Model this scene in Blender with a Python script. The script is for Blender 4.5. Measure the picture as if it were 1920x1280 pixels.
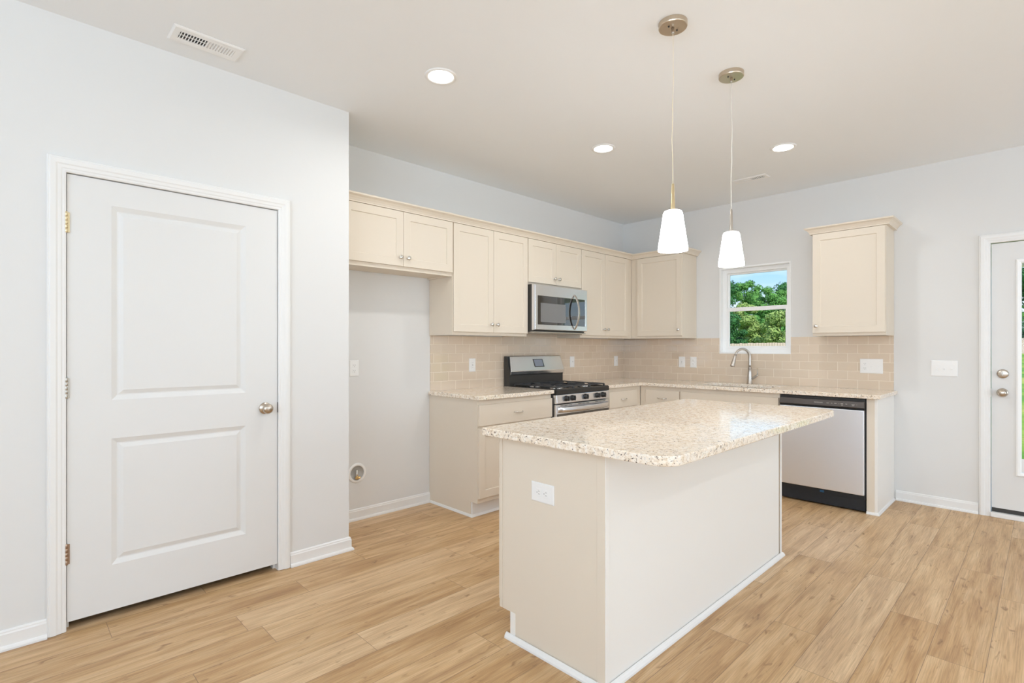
import bpy, bmesh, math, random
from mathutils import Vector, Matrix

# ------------------------------------------------------------------ clear
for o in list(bpy.data.objects):
    bpy.data.objects.remove(o, do_unlink=True)
SC = bpy.context.scene
COL = SC.collection
PI = math.pi
random.seed(7)

# ------------------------------------------------------------------ camera
CAMX, CAMY, CAMZ = -5.337, -3.557, 1.267
FPX, HY = 979.92, 651.8
YAW = math.radians(45.738)            # angle of the viewing direction from +X towards +Y
cam_data = bpy.data.cameras.new('camera')
cam = bpy.data.objects.new('camera', cam_data)
COL.objects.link(cam)
cam.location = (CAMX, CAMY, CAMZ)
cam.rotation_euler = (PI / 2, 0, YAW - PI / 2)
cam_data.sensor_width = 36.0
cam_data.sensor_fit = 'HORIZONTAL'
cam_data.lens = FPX / 1920 * 36.0
cam_data.shift_y = (HY - 640.0) / 1920.0
cam_data.clip_start = 0.05
cam_data.clip_end = 500
SC.camera = cam

# ------------------------------------------------------------------ view
SC.view_settings.view_transform = 'Standard'
SC.view_settings.look = 'None'
SC.view_settings.gamma = 1.0
SC.view_settings.use_curve_mapping = False
SC.view_settings.exposure = -0.04
try:
    SC.cycles.diffuse_bounces = 8
    SC.cycles.max_bounces = 14
    SC.cycles.transparent_max_bounces = 12
    SC.cycles.sample_clamp_indirect = 4.0
except Exception:
    pass

# ------------------------------------------------------------------ world: blue sky with soft cloud
W = bpy.data.worlds.new('sky')
SC.world = W
W.use_nodes = True
nt = W.node_tree
nt.nodes.clear()
wo = nt.nodes.new('ShaderNodeOutputWorld')
bg = nt.nodes.new('ShaderNodeBackground')
tc = nt.nodes.new('ShaderNodeTexCoord')
sp = nt.nodes.new('ShaderNodeSeparateXYZ')
nt.links.new(tc.outputs['Generated'], sp.inputs[0])
ramp = nt.nodes.new('ShaderNodeValToRGB')
ramp.color_ramp.elements[0].position = 0.0
ramp.color_ramp.elements[0].color = (0.80, 0.90, 0.98, 1)
ramp.color_ramp.elements[1].position = 0.42
ramp.color_ramp.elements[1].color = (0.16, 0.42, 0.86, 1)
e = ramp.color_ramp.elements.new(0.13)
e.color = (0.40, 0.67, 0.97, 1)
nt.links.new(sp.outputs['Z'], ramp.inputs[0])
mp = nt.nodes.new('ShaderNodeMapping')
mp.inputs['Scale'].default_value = (2.2, 2.2, 9.0)
nt.links.new(tc.outputs['Generated'], mp.inputs[0])
nz = nt.nodes.new('ShaderNodeTexNoise')
nz.inputs['Scale'].default_value = 1.6
nz.inputs['Detail'].default_value = 6
nt.links.new(mp.outputs[0], nz.inputs['Vector'])
cr = nt.nodes.new('ShaderNodeValToRGB')
cr.color_ramp.elements[0].position = 0.46
cr.color_ramp.elements[0].color = (0, 0, 0, 1)
cr.color_ramp.elements[1].position = 0.68
cr.color_ramp.elements[1].color = (1, 1, 1, 1)
nt.links.new(nz.outputs['Fac'], cr.inputs[0])
mx = nt.nodes.new('ShaderNodeMix')
mx.data_type = 'RGBA'
nt.links.new(cr.outputs[0], mx.inputs[0])
nt.links.new(ramp.outputs[0], mx.inputs[6])
mx.inputs[7].default_value = (0.95, 0.97, 1.0, 1)
nt.links.new(mx.outputs[2], bg.inputs['Color'])
bg.inputs['Strength'].default_value = 1.3
nt.links.new(bg.outputs[0], wo.inputs[0])

# ------------------------------------------------------------------ sun (outdoors only: added overhangs keep it out of the windows)
sd = bpy.data.lights.new('sun', 'SUN')
sd.energy = 4.0
sd.angle = math.radians(0.6)
sd.color = (1.0, 0.95, 0.86)
sun = bpy.data.objects.new('sun', sd)
COL.objects.link(sun)
sun.location = (-10, -16, 20)
sun.rotation_euler = Vector((0.36, 0.60, -0.71)).to_track_quat('-Z', 'Y').to_euler()

# ------------------------------------------------------------------ daylight lamps at the windows behind the camera; upward-tilted ones are added ceiling fill
RX0, RY0 = -8.6, -7.4                 # room extent behind the camera
CH = 2.743
def area(name, loc, direction, sx, sy, power, color=(1, 1, 1), spread=180, glossy=True):
    d = bpy.data.lights.new(name, 'AREA')
    d.shape = 'RECTANGLE'
    d.size, d.size_y = sx, sy
    d.energy = power
    d.color = color
    d.spread = math.radians(spread)
    o = bpy.data.objects.new(name, d)
    COL.objects.link(o)
    o.location = loc
    o.rotation_euler = Vector(direction).to_track_quat('-Z', 'Y').to_euler()
    return o
DAY = (0.785, 0.93, 1.09)
FRONT_WIN = [(-1.65, 0.06, 2.30, 2.10), (-4.30, 0.75, 1.30, 2.30), (-6.9, 0.75, 1.3, 2.30)]   # x centre, sill, width, head
for (xc, z0, w, z1), pw_ in zip(FRONT_WIN, (45, 24, 28)):
    area('window_fill', (xc, RY0 - 0.16, (z0 + z1) / 2), (0, 1, 0.0 if w > 2 else 1.7), w - 0.1, z1 - z0 - 0.1, pw_, DAY)
REAR_WIN = [(-3.5, 0.75, 1.6, 2.3), (-5.6, 0.75, 1.6, 2.3)]       # y centre, sill, width, head
for yc, z0, w, z1 in REAR_WIN:
    area('window_fill', (RX0 - 0.16, yc, (z0 + z1) / 2), (1, 0, 1.7), w - 0.1, z1 - z0 - 0.1, 104, (0.725, 0.93, 1.17))  # lamps added at unseen windows, aimed up to brighten ceiling and right wall

# ==================================================================  materials
def nodes_of(name):
    m = bpy.data.materials.new(name)
    m.use_nodes = True
    n = m.node_tree
    b = n.nodes['Principled BSDF']
    return m, n, b
def lin(c):
    return tuple(((v / 255) / 12.92 if v / 255 <= 0.04045 else ((v / 255 + 0.055) / 1.055) ** 2.4) for v in c) + (1,)
def bump(n, b, scale, strength, dist=0.001, detail=3, stretch=None):
    t = n.nodes.new('ShaderNodeTexCoord')
    nz = n.nodes.new('ShaderNodeTexNoise')
    nz.inputs['Scale'].default_value = scale
    nz.inputs['Detail'].default_value = detail
    if stretch:
        mp = n.nodes.new('ShaderNodeMapping')
        mp.inputs['Scale'].default_value = stretch
        n.links.new(t.outputs['Object'], mp.inputs[0])
        n.links.new(mp.outputs[0], nz.inputs['Vector'])
    else:
        n.links.new(t.outputs['Object'], nz.inputs['Vector'])
    bp = n.nodes.new('ShaderNodeBump')
    bp.inputs['Strength'].default_value = strength
    bp.inputs['Distance'].default_value = dist
    n.links.new(nz.outputs['Fac'], bp.inputs['Height'])
    n.links.new(bp.outputs[0], b.inputs['Normal'])
    return nz
def paint(name, rgb, rough=0.5, bs=260, bst=0.05, spec=0.4):
    m, n, b = nodes_of(name)
    b.inputs['Base Color'].default_value = rgb + (1,) if len(rgb) == 3 else rgb
    b.inputs['Roughness'].default_value = rough
    b.inputs['Specular IOR Level'].default_value = spec
    bump(n, b, bs, bst)
    return m
def metal(name, rgb, rough=0.3, stretch=(1, 1, 60), st=0.12, scale=40):
    m, n, b = nodes_of(name)
    b.inputs['Base Color'].default_value = rgb + (1,)
    b.inputs['Metallic'].default_value = 1.0
    b.inputs['Roughness'].default_value = rough
    bump(n, b, scale, st, 0.0003, 2, stretch)
    return m
def emit(name, rgb, s):
    m, n, b = nodes_of(name)
    b.inputs['Base Color'].default_value = rgb + (1,)
    b.inputs['Emission Color'].default_value = rgb + (1,)
    b.inputs['Emission Strength'].default_value = s
    b.inputs['Roughness'].default_value = 0.4
    return m

M = {}
M['wall'] = paint('wall_paint', (0.76, 0.755, 0.74), 0.85, 350, 0.06, 0.2)
M['ceiling'] = paint('ceiling_paint', (0.865, 0.885, 0.90), 0.95, 200, 0.08, 0.1)
M['trim'] = paint('white_trim_paint', (0.84, 0.835, 0.82), 0.38, 200, 0.03)
M['door'] = paint('white_door_paint', (0.765, 0.76, 0.745), 0.42, 90, 0.03)
M['cab'] = paint('cream_cabinet_paint', (0.765, 0.68, 0.565), 0.42, 160, 0.03)
M['cab_lit'] = paint('cream_cabinet_paint_lit', (0.875, 0.86, 0.825), 0.42, 160, 0.03)  # lighter copy of the cabinet paint; daylight on these panels put into colour
M['plastic'] = paint('white_plastic', (0.88, 0.875, 0.86), 0.3, 200, 0.01)
M['vinyl'] = paint('white_vinyl', (0.93, 0.935, 0.93), 0.35, 200, 0.01)
M['dark'] = paint('dark_void', (0.012, 0.012, 0.012), 0.8)
M['slot'] = paint('grey_slot', (0.34, 0.33, 0.32), 0.7)
M['duct'] = paint('duct_dark', (0.045, 0.045, 0.045), 0.8)
M['black'] = paint('black_enamel', (0.018, 0.018, 0.018), 0.22, 60, 0.01, 0.5)
M['charcoal'] = paint('charcoal_steel', (0.045, 0.042, 0.038), 0.4, 80, 0.02)
M['iron'] = paint('cast_iron', (0.05, 0.052, 0.055), 0.42, 300, 0.25)
M['dwgrey'] = paint('dishwasher_panel', (0.085, 0.073, 0.066), 0.35, 80, 0.01)
M['navy'] = paint('toe_panel_black', (0.020, 0.024, 0.030), 0.4, 80, 0.02)
M['steel'] = metal('stainless_steel', (0.82, 0.83, 0.86), 0.26, (2, 2, 90))
M['steel_dw'] = metal('stainless_dishwasher', (0.87, 0.91, 0.98), 0.42, (2, 90, 2), 0.06)
M['nickel'] = metal('brushed_nickel', (0.58, 0.54, 0.49), 0.33, (1, 1, 30), 0.05)
M['bronze_nickel'] = metal('satin_nickel_canopy', (0.62, 0.53, 0.42), 0.28, (20, 20, 1), 0.1)
M['chrome'] = metal('polished_nickel', (0.78, 0.76, 0.73), 0.14, (1, 1, 1), 0.0)
M['brass'] = metal('brass', (0.72, 0.50, 0.22), 0.28, (1, 1, 1), 0.0)
M['brass_hinge'] = metal('pale_brass', (0.70, 0.58, 0.36), 0.35, (1, 1, 1), 0.0)
M['bronze_hinge'] = metal('bronze_hinge', (0.42, 0.30, 0.22), 0.4, (1, 1, 1), 0.0)
M['grey_hinge'] = metal('grey_hinge', (0.55, 0.52, 0.47), 0.4, (1, 1, 1), 0.0)
M['can'] = emit('downlight_lens', (1.0, 0.98, 0.95), 9.0)
M['shade'] = emit('lit_white_glass', (0.97, 0.985, 1.0), 16.0)
M['screen_text'] = paint('panel_print', (0.55, 0.50, 0.46), 0.5)
M['display'] = paint('grey_display', (0.30, 0.32, 0.38), 0.12, 30, 0.0, 0.6)
M['cord'] = paint('clear_cord', (0.78, 0.74, 0.66), 0.25, 100, 0.02, 0.6)
M['cord_warm'] = paint('amber_clear_cord', (0.80, 0.70, 0.52), 0.25, 100, 0.02, 0.6)
M['recess'] = paint('box_interior', (0.50, 0.49, 0.47), 0.6)
M['knob'] = metal('satin_door_knob', (0.56, 0.49, 0.41), 0.26, (1, 1, 1), 0.0)
M['fence'] = paint('weathered_fence', (0.66, 0.49, 0.43), 0.8, 20, 0.2)
M['concrete'] = paint('patio_concrete', (0.62, 0.51, 0.46), 0.85, 40, 0.2)
M['bark'] = paint('bark', (0.12, 0.085, 0.06), 0.9, 30, 0.5)
M['exterior'] = paint('exterior_white', (0.8, 0.78, 0.72), 0.7)
M['cable'] = paint('grey_cable', (0.6, 0.62, 0.62), 0.6)
M['blue'] = paint('blue_sticker', (0.02, 0.10, 0.22), 0.5)

# microwave glass: dark mirror-like
m, n, b = nodes_of('oven_glass')
b.inputs['Base Color'].default_value = (0.015, 0.015, 0.015, 1)
b.inputs['Roughness'].default_value = 0.03
b.inputs['IOR'].default_value = 1.9
b.inputs['Coat Weight'].default_value = 1.0
b.inputs['Coat Roughness'].default_value = 0.02
M['glassdark'] = m
m, n, b = nodes_of('microwave_screen')
b.inputs['Base Color'].default_value = (0.20, 0.20, 0.20, 1)
b.inputs['Roughness'].default_value = 0.12
b.inputs['IOR'].default_value = 1.7
M['mwscreen'] = m

# window glass: thin clear pane
m = bpy.data.materials.new('window_glass')
m.use_nodes = True
n = m.node_tree
n.nodes.clear()
o_ = n.nodes.new('ShaderNodeOutputMaterial')
tr = n.nodes.new('ShaderNodeBsdfTransparent')
tr.inputs[0].default_value = (0.96, 0.98, 0.97, 1)
gl = n.nodes.new('ShaderNodeBsdfGlossy')
gl.inputs['Roughness'].default_value = 0.02
fr = n.nodes.new('ShaderNodeFresnel')
fr.inputs[0].default_value = 1.12
ms = n.nodes.new('ShaderNodeMixShader')
n.links.new(fr.outputs[0], ms.inputs[0])
n.links.new(tr.outputs[0], ms.inputs[1])
n.links.new(gl.outputs[0], ms.inputs[2])
n.links.new(ms.outputs[0], o_.inputs[0])
M['glass'] = m

# floor: oak-look planks, uv 'meters' for grain, uv 'unit' for seams, colour attribute 'pl' random per plank
m, n, b = nodes_of('oak_planks')
L = n.links
uv = n.nodes.new('ShaderNodeUVMap'); uv.uv_map = 'meters'
uu = n.nodes.new('ShaderNodeUVMap'); uu.uv_map = 'unit'
at = n.nodes.new('ShaderNodeAttribute'); at.attribute_name = 'pl'
sep = n.nodes.new('ShaderNodeSeparateColor'); L.new(at.outputs['Color'], sep.inputs[0])
def mapping(src, scale):
    q = n.nodes.new('ShaderNodeMapping'); q.inputs['Scale'].default_value = scale
    L.new(src, q.inputs[0]); return q.outputs[0]
def noise(vec, scale, detail=4, dist=0.0, rough=0.5):
    q = n.nodes.new('ShaderNodeTexNoise'); q.inputs['Scale'].default_value = scale
    q.inputs['Detail'].default_value = detail; q.inputs['Distortion'].default_value = dist
    q.inputs['Roughness'].default_value = rough
    L.new(vec, q.inputs['Vector']); return q.outputs['Fac']
def rampn(fac, stops):
    q = n.nodes.new('ShaderNodeValToRGB')
    while len(q.color_ramp.elements) < len(stops): q.color_ramp.elements.new(0.5)
    for el, (p, c) in zip(q.color_ramp.elements, stops):
        el.position = p; el.color = c
    L.new(fac, q.inputs[0]); return q.outputs[0]
def mixc(fac, a, c, mode='MIX'):
    q = n.nodes.new('ShaderNodeMix'); q.data_type = 'RGBA'; q.blend_type = mode
    if isinstance(fac, float): q.inputs[0].default_value = fac
    else: L.new(fac, q.inputs[0])
    for i, s in ((6, a), (7, c)):
        if isinstance(s, tuple): q.inputs[i].default_value = s
        else: L.new(s, q.inputs[i])
    return q.outputs[2]
g1 = noise(mapping(uv.outputs[0], (1.3, 13, 1)), 1.6, 5, 0.6)
g2 = noise(mapping(uv.outputs[0], (3.2, 120, 1)), 2.0, 5, 0.5)
g3 = noise(mapping(uv.outputs[0], (3.6, 12, 1)), 2.5, 3, 0.8)
base = rampn(g1, [(0.28, lin((160, 118, 74))), (0.50, lin((205, 168, 121))), (0.72, lin((230, 200, 158)))])
plank = rampn(sep.outputs[0], [(0.0, lin((178, 138, 92))), (0.5, lin((207, 172, 128))), (1.0, lin((228, 202, 169)))])
c = mixc(0.38, base, plank)
fine = rampn(g2, [(0.32, (0.62, 0.58, 0.54, 1)), (0.60, (1, 1, 1, 1))])
c = mixc(0.68, c, fine, 'MULTIPLY')
knot = rampn(g3, [(0.63, (1, 1, 1, 1)), (0.75, (0.42, 0.32, 0.24, 1))])
c = mixc(0.8, c, knot, 'MULTIPLY')
sx = n.nodes.new('ShaderNodeSeparateXYZ'); L.new(uu.outputs[0], sx.inputs[0])
def mth(op, a, c2=None):
    q = n.nodes.new('ShaderNodeMath'); q.operation = op
    for i, s in ((0, a), (1, c2)):
        if s is None: continue
        if isinstance(s, (int, float)): q.inputs[i].default_value = s
        else: L.new(s, q.inputs[i])
    return q.outputs[0]
eu = mth('MULTIPLY', mth('MINIMUM', sx.outputs['X'], mth('SUBTRACT', 1.0, sx.outputs['X'])), 1.217)
ev = mth('MULTIPLY', mth('MINIMUM', sx.outputs['Y'], mth('SUBTRACT', 1.0, sx.outputs['Y'])), 0.179)
ed = mth('MINIMUM', eu, ev)
seam = mth('LESS_THAN', ed, 0.0010)
c = mixc(mth('MULTIPLY', seam, 0.8), c, (0.16, 0.10, 0.06, 1))
L.new(c, b.inputs['Base Color'])
b.inputs['Roughness'].default_value = 0.40
b.inputs['Specular IOR Level'].default_value = 0.5
bp = n.nodes.new('ShaderNodeBump'); bp.inputs['Strength'].default_value = 0.25; bp.inputs['Distance'].default_value = 0.0012
L.new(mth('ADD', mth('MULTIPLY', g2, 0.5), mth('MULTIPLY', mth('SUBTRACT', 1.0, seam), 1.0)), bp.inputs['Height'])
L.new(bp.outputs[0], b.inputs['Normal'])
M['floor'] = m

# granite
m, n, b = nodes_of('speckled_granite')
L = n.links
tcn = n.nodes.new('ShaderNodeTexCoord')
P = tcn.outputs['Object']
a1 = noise(mapping(P, (1, 1, 1)), 48, 5, 0.8, 0.6)
a2 = noise(mapping(P, (1, 1, 1)), 130, 4, 0.6, 0.6)
a3 = noise(mapping(P, (1.3, 0.8, 1)), 105, 3, 1.0, 0.55)
a4 = noise(mapping(P, (1, 1, 1)), 9, 3, 0.5)
c = rampn(a1, [(0.34, lin((218, 198, 172))), (0.48, lin((245, 231, 212))), (0.66, lin((250, 243, 232)))])
c = mixc(rampn(a2, [(0.58, (0, 0, 0, 1)), (0.68, (0.62, 0.62, 0.62, 1))]), c, lin((178, 155, 134)))
c = mixc(rampn(a3, [(0.605, (0, 0, 0, 1)), (0.65, (1, 1, 1, 1))]), c, lin((88, 70, 60)))
c = mixc(rampn(a4, [(0.55, (0, 0, 0, 1)), (0.75, (0.35, 0.35, 0.35, 1))]), c, lin((222, 214, 206)))
L.new(c, b.inputs['Base Color'])
b.inputs['Roughness'].default_value = 0.07
b.inputs['Specular IOR Level'].default_value = 0.55
M['granite'] = m

# subway tile (object x+y along the wall, z up): works on both walls since each strip lies on one axis
def tile_material(name, axis):
    global n, L
    m, n, b = nodes_of(name)
    L = n.links
    t = n.nodes.new('ShaderNodeTexCoord')
    s = n.nodes.new('ShaderNodeSeparateXYZ'); L.new(t.outputs['Object'], s.inputs[0])
    cb = n.nodes.new('ShaderNodeCombineXYZ')
    L.new(s.outputs[axis], cb.inputs[0]); L.new(s.outputs['Z'], cb.inputs[1])
    mpn = n.nodes.new('ShaderNodeMapping')
    mpn.inputs['Location'].default_value = (0.013, 0.0770 * 12 - 0.910, 0)
    L.new(cb.outputs[0], mpn.inputs[0])
    br = n.nodes.new('ShaderNodeTexBrick')
    br.offset = 0.5; br.squash = 1.0
    br.inputs['Scale'].default_value = 1.0
    br.inputs['Brick Width'].default_value = 0.154
    br.inputs['Row Height'].default_value = 0.077
    br.inputs['Mortar Size'].default_value = 0.0016
    br.inputs['Mortar Smooth'].default_value = 0.25
    br.inputs['Color1'].default_value = lin((217, 199, 177))
    br.inputs['Color2'].default_value = lin((223, 205, 184))
    br.inputs['Mortar'].default_value = lin((243, 231, 213))
    L.new(mpn.outputs[0], br.inputs['Vector'])
    L.new(br.outputs['Color'], b.inputs['Base Color'])
    b.inputs['IOR'].default_value = 1.62
    rr = n.nodes.new('ShaderNodeMapRange'); rr.inputs[3].default_value = 0.06; rr.inputs[4].default_value = 0.7
    L.new(br.outputs['Fac'], rr.inputs[0]); L.new(rr.outputs[0], b.inputs['Roughness'])
    # pillow profile from a wide-mortar copy of the bond
    b2 = n.nodes.new('ShaderNodeTexBrick')
    b2.offset = 0.5
    b2.inputs['Scale'].default_value = 1.0
    b2.inputs['Brick Width'].default_value = 0.154
    b2.inputs['Row Height'].default_value = 0.077
    b2.inputs['Mortar Size'].default_value = 0.009
    b2.inputs['Mortar Smooth'].default_value = 1.0
    L.new(mpn.outputs[0], b2.inputs['Vector'])
    wob = noise(mapping(cb.outputs[0], (1, 1, 1)), 9, 1)
    h = mth('ADD', mth('SUBTRACT', 1.0, b2.outputs['Fac']), mth('MULTIPLY', wob, 0.5))
    bpn = n.nodes.new('ShaderNodeBump'); bpn.inputs['Strength'].default_value = 0.35; bpn.inputs['Distance'].default_value = 0.0015
    L.new(h, bpn.inputs['Height']); L.new(bpn.outputs[0], b.inputs['Normal'])
    return m
M['tileA'] = tile_material('subway_tile_back', 'X')
M['tileB'] = tile_material('subway_tile_right', 'Y')

# foliage and grass
def leaf_material(name, c1, c2, c3):
    global n, L
    m, n, b = nodes_of(name)
    L = n.links
    t = n.nodes.new('ShaderNodeTexCoord')
    f1 = noise(mapping(t.outputs['Object'], (1, 1, 1)), 1.6, 6, 0.3, 0.8)
    c = rampn(f1, [(0.34, c1), (0.52, c2), (0.68, c3)])
    L.new(c, b.inputs['Base Color'])
    b.inputs['Roughness'].default_value = 0.7
    b.inputs['Specular IOR Level'].default_value = 0.2
    return m
M['leaf_dark'] = leaf_material('leaves_dark', (0.035, 0.10, 0.045, 1), (0.06, 0.20, 0.06, 1), (0.13, 0.34, 0.08, 1))
M['leaf_mid'] = leaf_material('leaves_mid', (0.07, 0.19, 0.05, 1), (0.15, 0.36, 0.08, 1), (0.28, 0.50, 0.12, 1))
M['leaf_pale'] = leaf_material('leaves_pale', (0.14, 0.24, 0.07, 1), (0.34, 0.46, 0.13, 1), (0.58, 0.62, 0.24, 1))
m, n, b = nodes_of('lawn')
L = n.links
t = n.nodes.new('ShaderNodeTexCoord')
f1 = noise(mapping(t.outputs['Object'], (1, 1, 1)), 0.25, 5, 0.3, 0.65)
f2 = noise(mapping(t.outputs['Object'], (1, 1, 1)), 9.0, 4)
c = rampn(f1, [(0.38, (0.10, 0.30, 0.02, 1)), (0.52, (0.27, 0.43, 0.04, 1)), (0.66, (0.56, 0.54, 0.12, 1))])
c = mixc(0.5, c, rampn(f2, [(0.3, (0.55, 0.55, 0.5, 1)), (0.7, (1, 1, 1, 1))]), 'MULTIPLY')
L.new(c, b.inputs['Base Color'])
b.inputs['Roughness'].default_value = 0.9
M['lawn'] = m

# ==================================================================  mesh building
class MB:
    def __init__(s):
        s.v = []; s.f = []; s.sm = []
    def quad(s, pts, smooth=False):
        i = len(s.v)
        s.v += [tuple(p) for p in pts]
        s.f.append(list(range(i, i + len(pts)))); s.sm.append(smooth)
        return s
    def box(s, x0, x1, y0, y1, z0, z1):
        x0, x1 = sorted((x0, x1)); y0, y1 = sorted((y0, y1)); z0, z1 = sorted((z0, z1))
        i = len(s.v)
        s.v += [(x, y, z) for z in (z0, z1) for y in (y0, y1) for x in (x0, x1)]
        for f in ((0, 2, 3, 1), (4, 5, 7, 6), (0, 1, 5, 4), (2, 6, 7, 3), (0, 4, 6, 2), (1, 3, 7, 5)):
            s.f.append([i + k for k in f]); s.sm.append(False)
        return s
    def mbox(s, mapf, u0, u1, v0, v1, w0, w1):
        p, q = mapf(u0, v0, w0), mapf(u1, v1, w1)
        return s.box(p[0], q[0], p[1], q[1], p[2], q[2])
    def prism(s, poly, mapf, h0, h1, smooth=False):
        """poly (a,b) extruded h0..h1, mapf(a,b,h)->xyz"""
        i = len(s.v); k = len(poly)
        s.v += [mapf(a, b_, h0) for a, b_ in poly] + [mapf(a, b_, h1) for a, b_ in poly]
        for j in range(k):
            s.f.append([i + j, i + (j + 1) % k, i + k + (j + 1) % k, i + k + j]); s.sm.append(smooth)
        s.f.append([i + j for j in range(k)][::-1]); s.sm.append(False)
        s.f.append([i + k + j for j in range(k)]); s.sm.append(False)
        return s
    def lathe(s, prof, origin, axis, seg=28, smooth=True, caps=True):
        """prof [(r,h)] revolved about axis through origin"""
        ax = Vector(axis).normalized()
        a = ax.orthogonal().normalized(); b_ = ax.cross(a)
        o = Vector(origin); i = len(s.v); k = len(prof)
        for j in range(seg):
            t = 2 * PI * j / seg
            d = a * math.cos(t) + b_ * math.sin(t)
            for r, h in prof:
                s.v.append(tuple(o + d * r + ax * h))
        for j in range(seg):
            for q in range(k - 1):
                s.f.append([i + j * k + q, i + ((j + 1) % seg) * k + q, i + ((j + 1) % seg) * k + q + 1, i + j * k + q + 1]); s.sm.append(smooth)
        if caps:
            if prof[0][0] > 1e-6: s.f.append([i + j * k for j in range(seg)]); s.sm.append(False)
            if prof[-1][0] > 1e-6: s.f.append([i + j * k + k - 1 for j in range(seg)][::-1]); s.sm.append(False)
        return s
    def tube(s, pts, r, seg=12, smooth=True):
        pts = [Vector(p) for p in pts]
        rs = r if isinstance(r, (list, tuple)) else [r] * len(pts)
        i = len(s.v); k = len(pts)
        t0 = (pts[1] - pts[0]).normalized()
        up = t0.orthogonal().normalized()
        for q, p in enumerate(pts):
            t = (pts[min(q + 1, k - 1)] - pts[max(q - 1, 0)]).normalized()
            up = (up - t * up.dot(t)).normalized()
            sd_ = t.cross(up)
            for j in range(seg):
                a = 2 * PI * j / seg
                s.v.append(tuple(p + (up * math.cos(a) + sd_ * math.sin(a)) * rs[q]))
        for q in range(k - 1):
            for j in range(seg):
                s.f.append([i + q * seg + j, i + q * seg + (j + 1) % seg, i + (q + 1) * seg + (j + 1) % seg, i + (q + 1) * seg + j]); s.sm.append(smooth)
        s.f.append([i + j for j in range(seg)][::-1]); s.sm.append(False)
        s.f.append([i + (k - 1) * seg + j for j in range(seg)]); s.sm.append(False)
        return s
    def sweep(s, prof, path, nrm, closed=False):
        """prof [(a outward, b along nrm)] swept along path with mitred corners; outward = nrm x tangent"""
        N = Vector(nrm).normalized(); pts = [Vector(p) for p in path]; k = len(pts); m_ = len(prof)
        rings = []
        for q in range(k):
            if closed:
                t1 = (pts[q] - pts[q - 1]).normalized(); t2 = (pts[(q + 1) % k] - pts[q]).normalized()
            else:
                t1 = (pts[q] - pts[q - 1]).normalized() if q else (pts[1] - pts[0]).normalized()
                t2 = (pts[q + 1] - pts[q]).normalized() if q < k - 1 else t1
            s1, s2 = N.cross(t1), N.cross(t2)
            mv = (s1 + s2).normalized(); mv = mv / max(0.2, mv.dot(s1))
            rings.append([pts[q] + mv * a + N * b_ for a, b_ in prof])
        i = len(s.v)
        for r_ in rings: s.v += [tuple(p) for p in r_]
        for q in range(k if closed else k - 1):
            q2 = (q + 1) % k
            for j in range(m_):
                s.f.append([i + q * m_ + j, i + q * m_ + (j + 1) % m_, i + q2 * m_ + (j + 1) % m_, i + q2 * m_ + j]); s.sm.append(False)
        if not closed:
            s.f.append([i + j for j in range(m_)]); s.sm.append(False)
            s.f.append([i + (k - 1) * m_ + j for j in range(m_)][::-1]); s.sm.append(False)
        return s
    def cells(s, mapf, us, vs, inside, w0, w1):
        """plate of grid cells (u,v) with thickness w; only outer faces"""
        nu, nv = len(us) - 1, len(vs) - 1
        ins = lambda i, j: 0 <= i < nu and 0 <= j < nv and inside((us[i] + us[i + 1]) / 2, (vs[j] + vs[j + 1]) / 2)
        for i in range(nu):
            for j in range(nv):
                if not ins(i, j): continue
                a, b_, c_, d = us[i], us[i + 1], vs[j], vs[j + 1]
                s.quad([mapf(a, c_, w0), mapf(b_, c_, w0), mapf(b_, d, w0), mapf(a, d, w0)])
                s.quad([mapf(a, c_, w1), mapf(a, d, w1), mapf(b_, d, w1), mapf(b_, c_, w1)])
                if not ins(i - 1, j): s.quad([mapf(a, c_, w0), mapf(a, d, w0), mapf(a, d, w1), mapf(a, c_, w1)])
                if not ins(i + 1, j): s.quad([mapf(b_, c_, w0), mapf(b_, c_, w1), mapf(b_, d, w1), mapf(b_, d, w0)])
                if not ins(i, j - 1): s.quad([mapf(a, c_, w0), mapf(a, c_, w1), mapf(b_, c_, w1), mapf(b_, c_, w0)])
                if not ins(i, j + 1): s.quad([mapf(a, d, w0), mapf(b_, d, w0), mapf(b_, d, w1), mapf(a, d, w1)])
        return s
    def rings(s, mapf, rects, center=True):
        """rects: list of (u0,u1,v0,v1,w) nested; joins consecutive ones with four quads, last one filled"""
        for A_, B_ in zip(rects, rects[1:]):
            ca = [(A_[0], A_[2]), (A_[1], A_[2]), (A_[1], A_[3]), (A_[0], A_[3])]
            cb_ = [(B_[0], B_[2]), (B_[1], B_[2]), (B_[1], B_[3]), (B_[0], B_[3])]
            for k in range(4):
                l = (k + 1) % 4
                s.quad([mapf(*ca[k], A_[4]), mapf(*ca[l], A_[4]), mapf(*cb_[l], B_[4]), mapf(*cb_[k], B_[4])])
        if center:
            A_ = rects[-1]
            s.quad([mapf(A_[0], A_[2], A_[4]), mapf(A_[1], A_[2], A_[4]), mapf(A_[1], A_[3], A_[4]), mapf(A_[0], A_[3], A_[4])])
        return s
    def build(s, name, mat, parent=None, bevel=0.0, seg=2, origin=None):
        me = bpy.data.meshes.new(name)
        off = Vector((0, 0, 0))
        p = parent
        while p is not None:
            off += p.location; p = p.parent
        org = Vector(origin) if origin is not None else (Vector((0, 0, 0)) if parent is None else off)
        me.from_pydata([tuple(Vector(v) - org) for v in s.v], [], s.f)
        for poly, sm in zip(me.polygons, s.sm): poly.use_smooth = sm
        bm = bmesh.new(); bm.from_mesh(me)
        bmesh.ops.remove_doubles(bm, verts=bm.verts, dist=1e-6)
        bmesh.ops.recalc_face_normals(bm, faces=bm.faces)
        bm.to_mesh(me); bm.free()
        me.materials.append(mat)
        o = bpy.data.objects.new(name, me)
        COL.objects.link(o)
        if parent is not None:
            o.parent = parent
            o.location = org - off
        else:
            o.location = org
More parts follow.
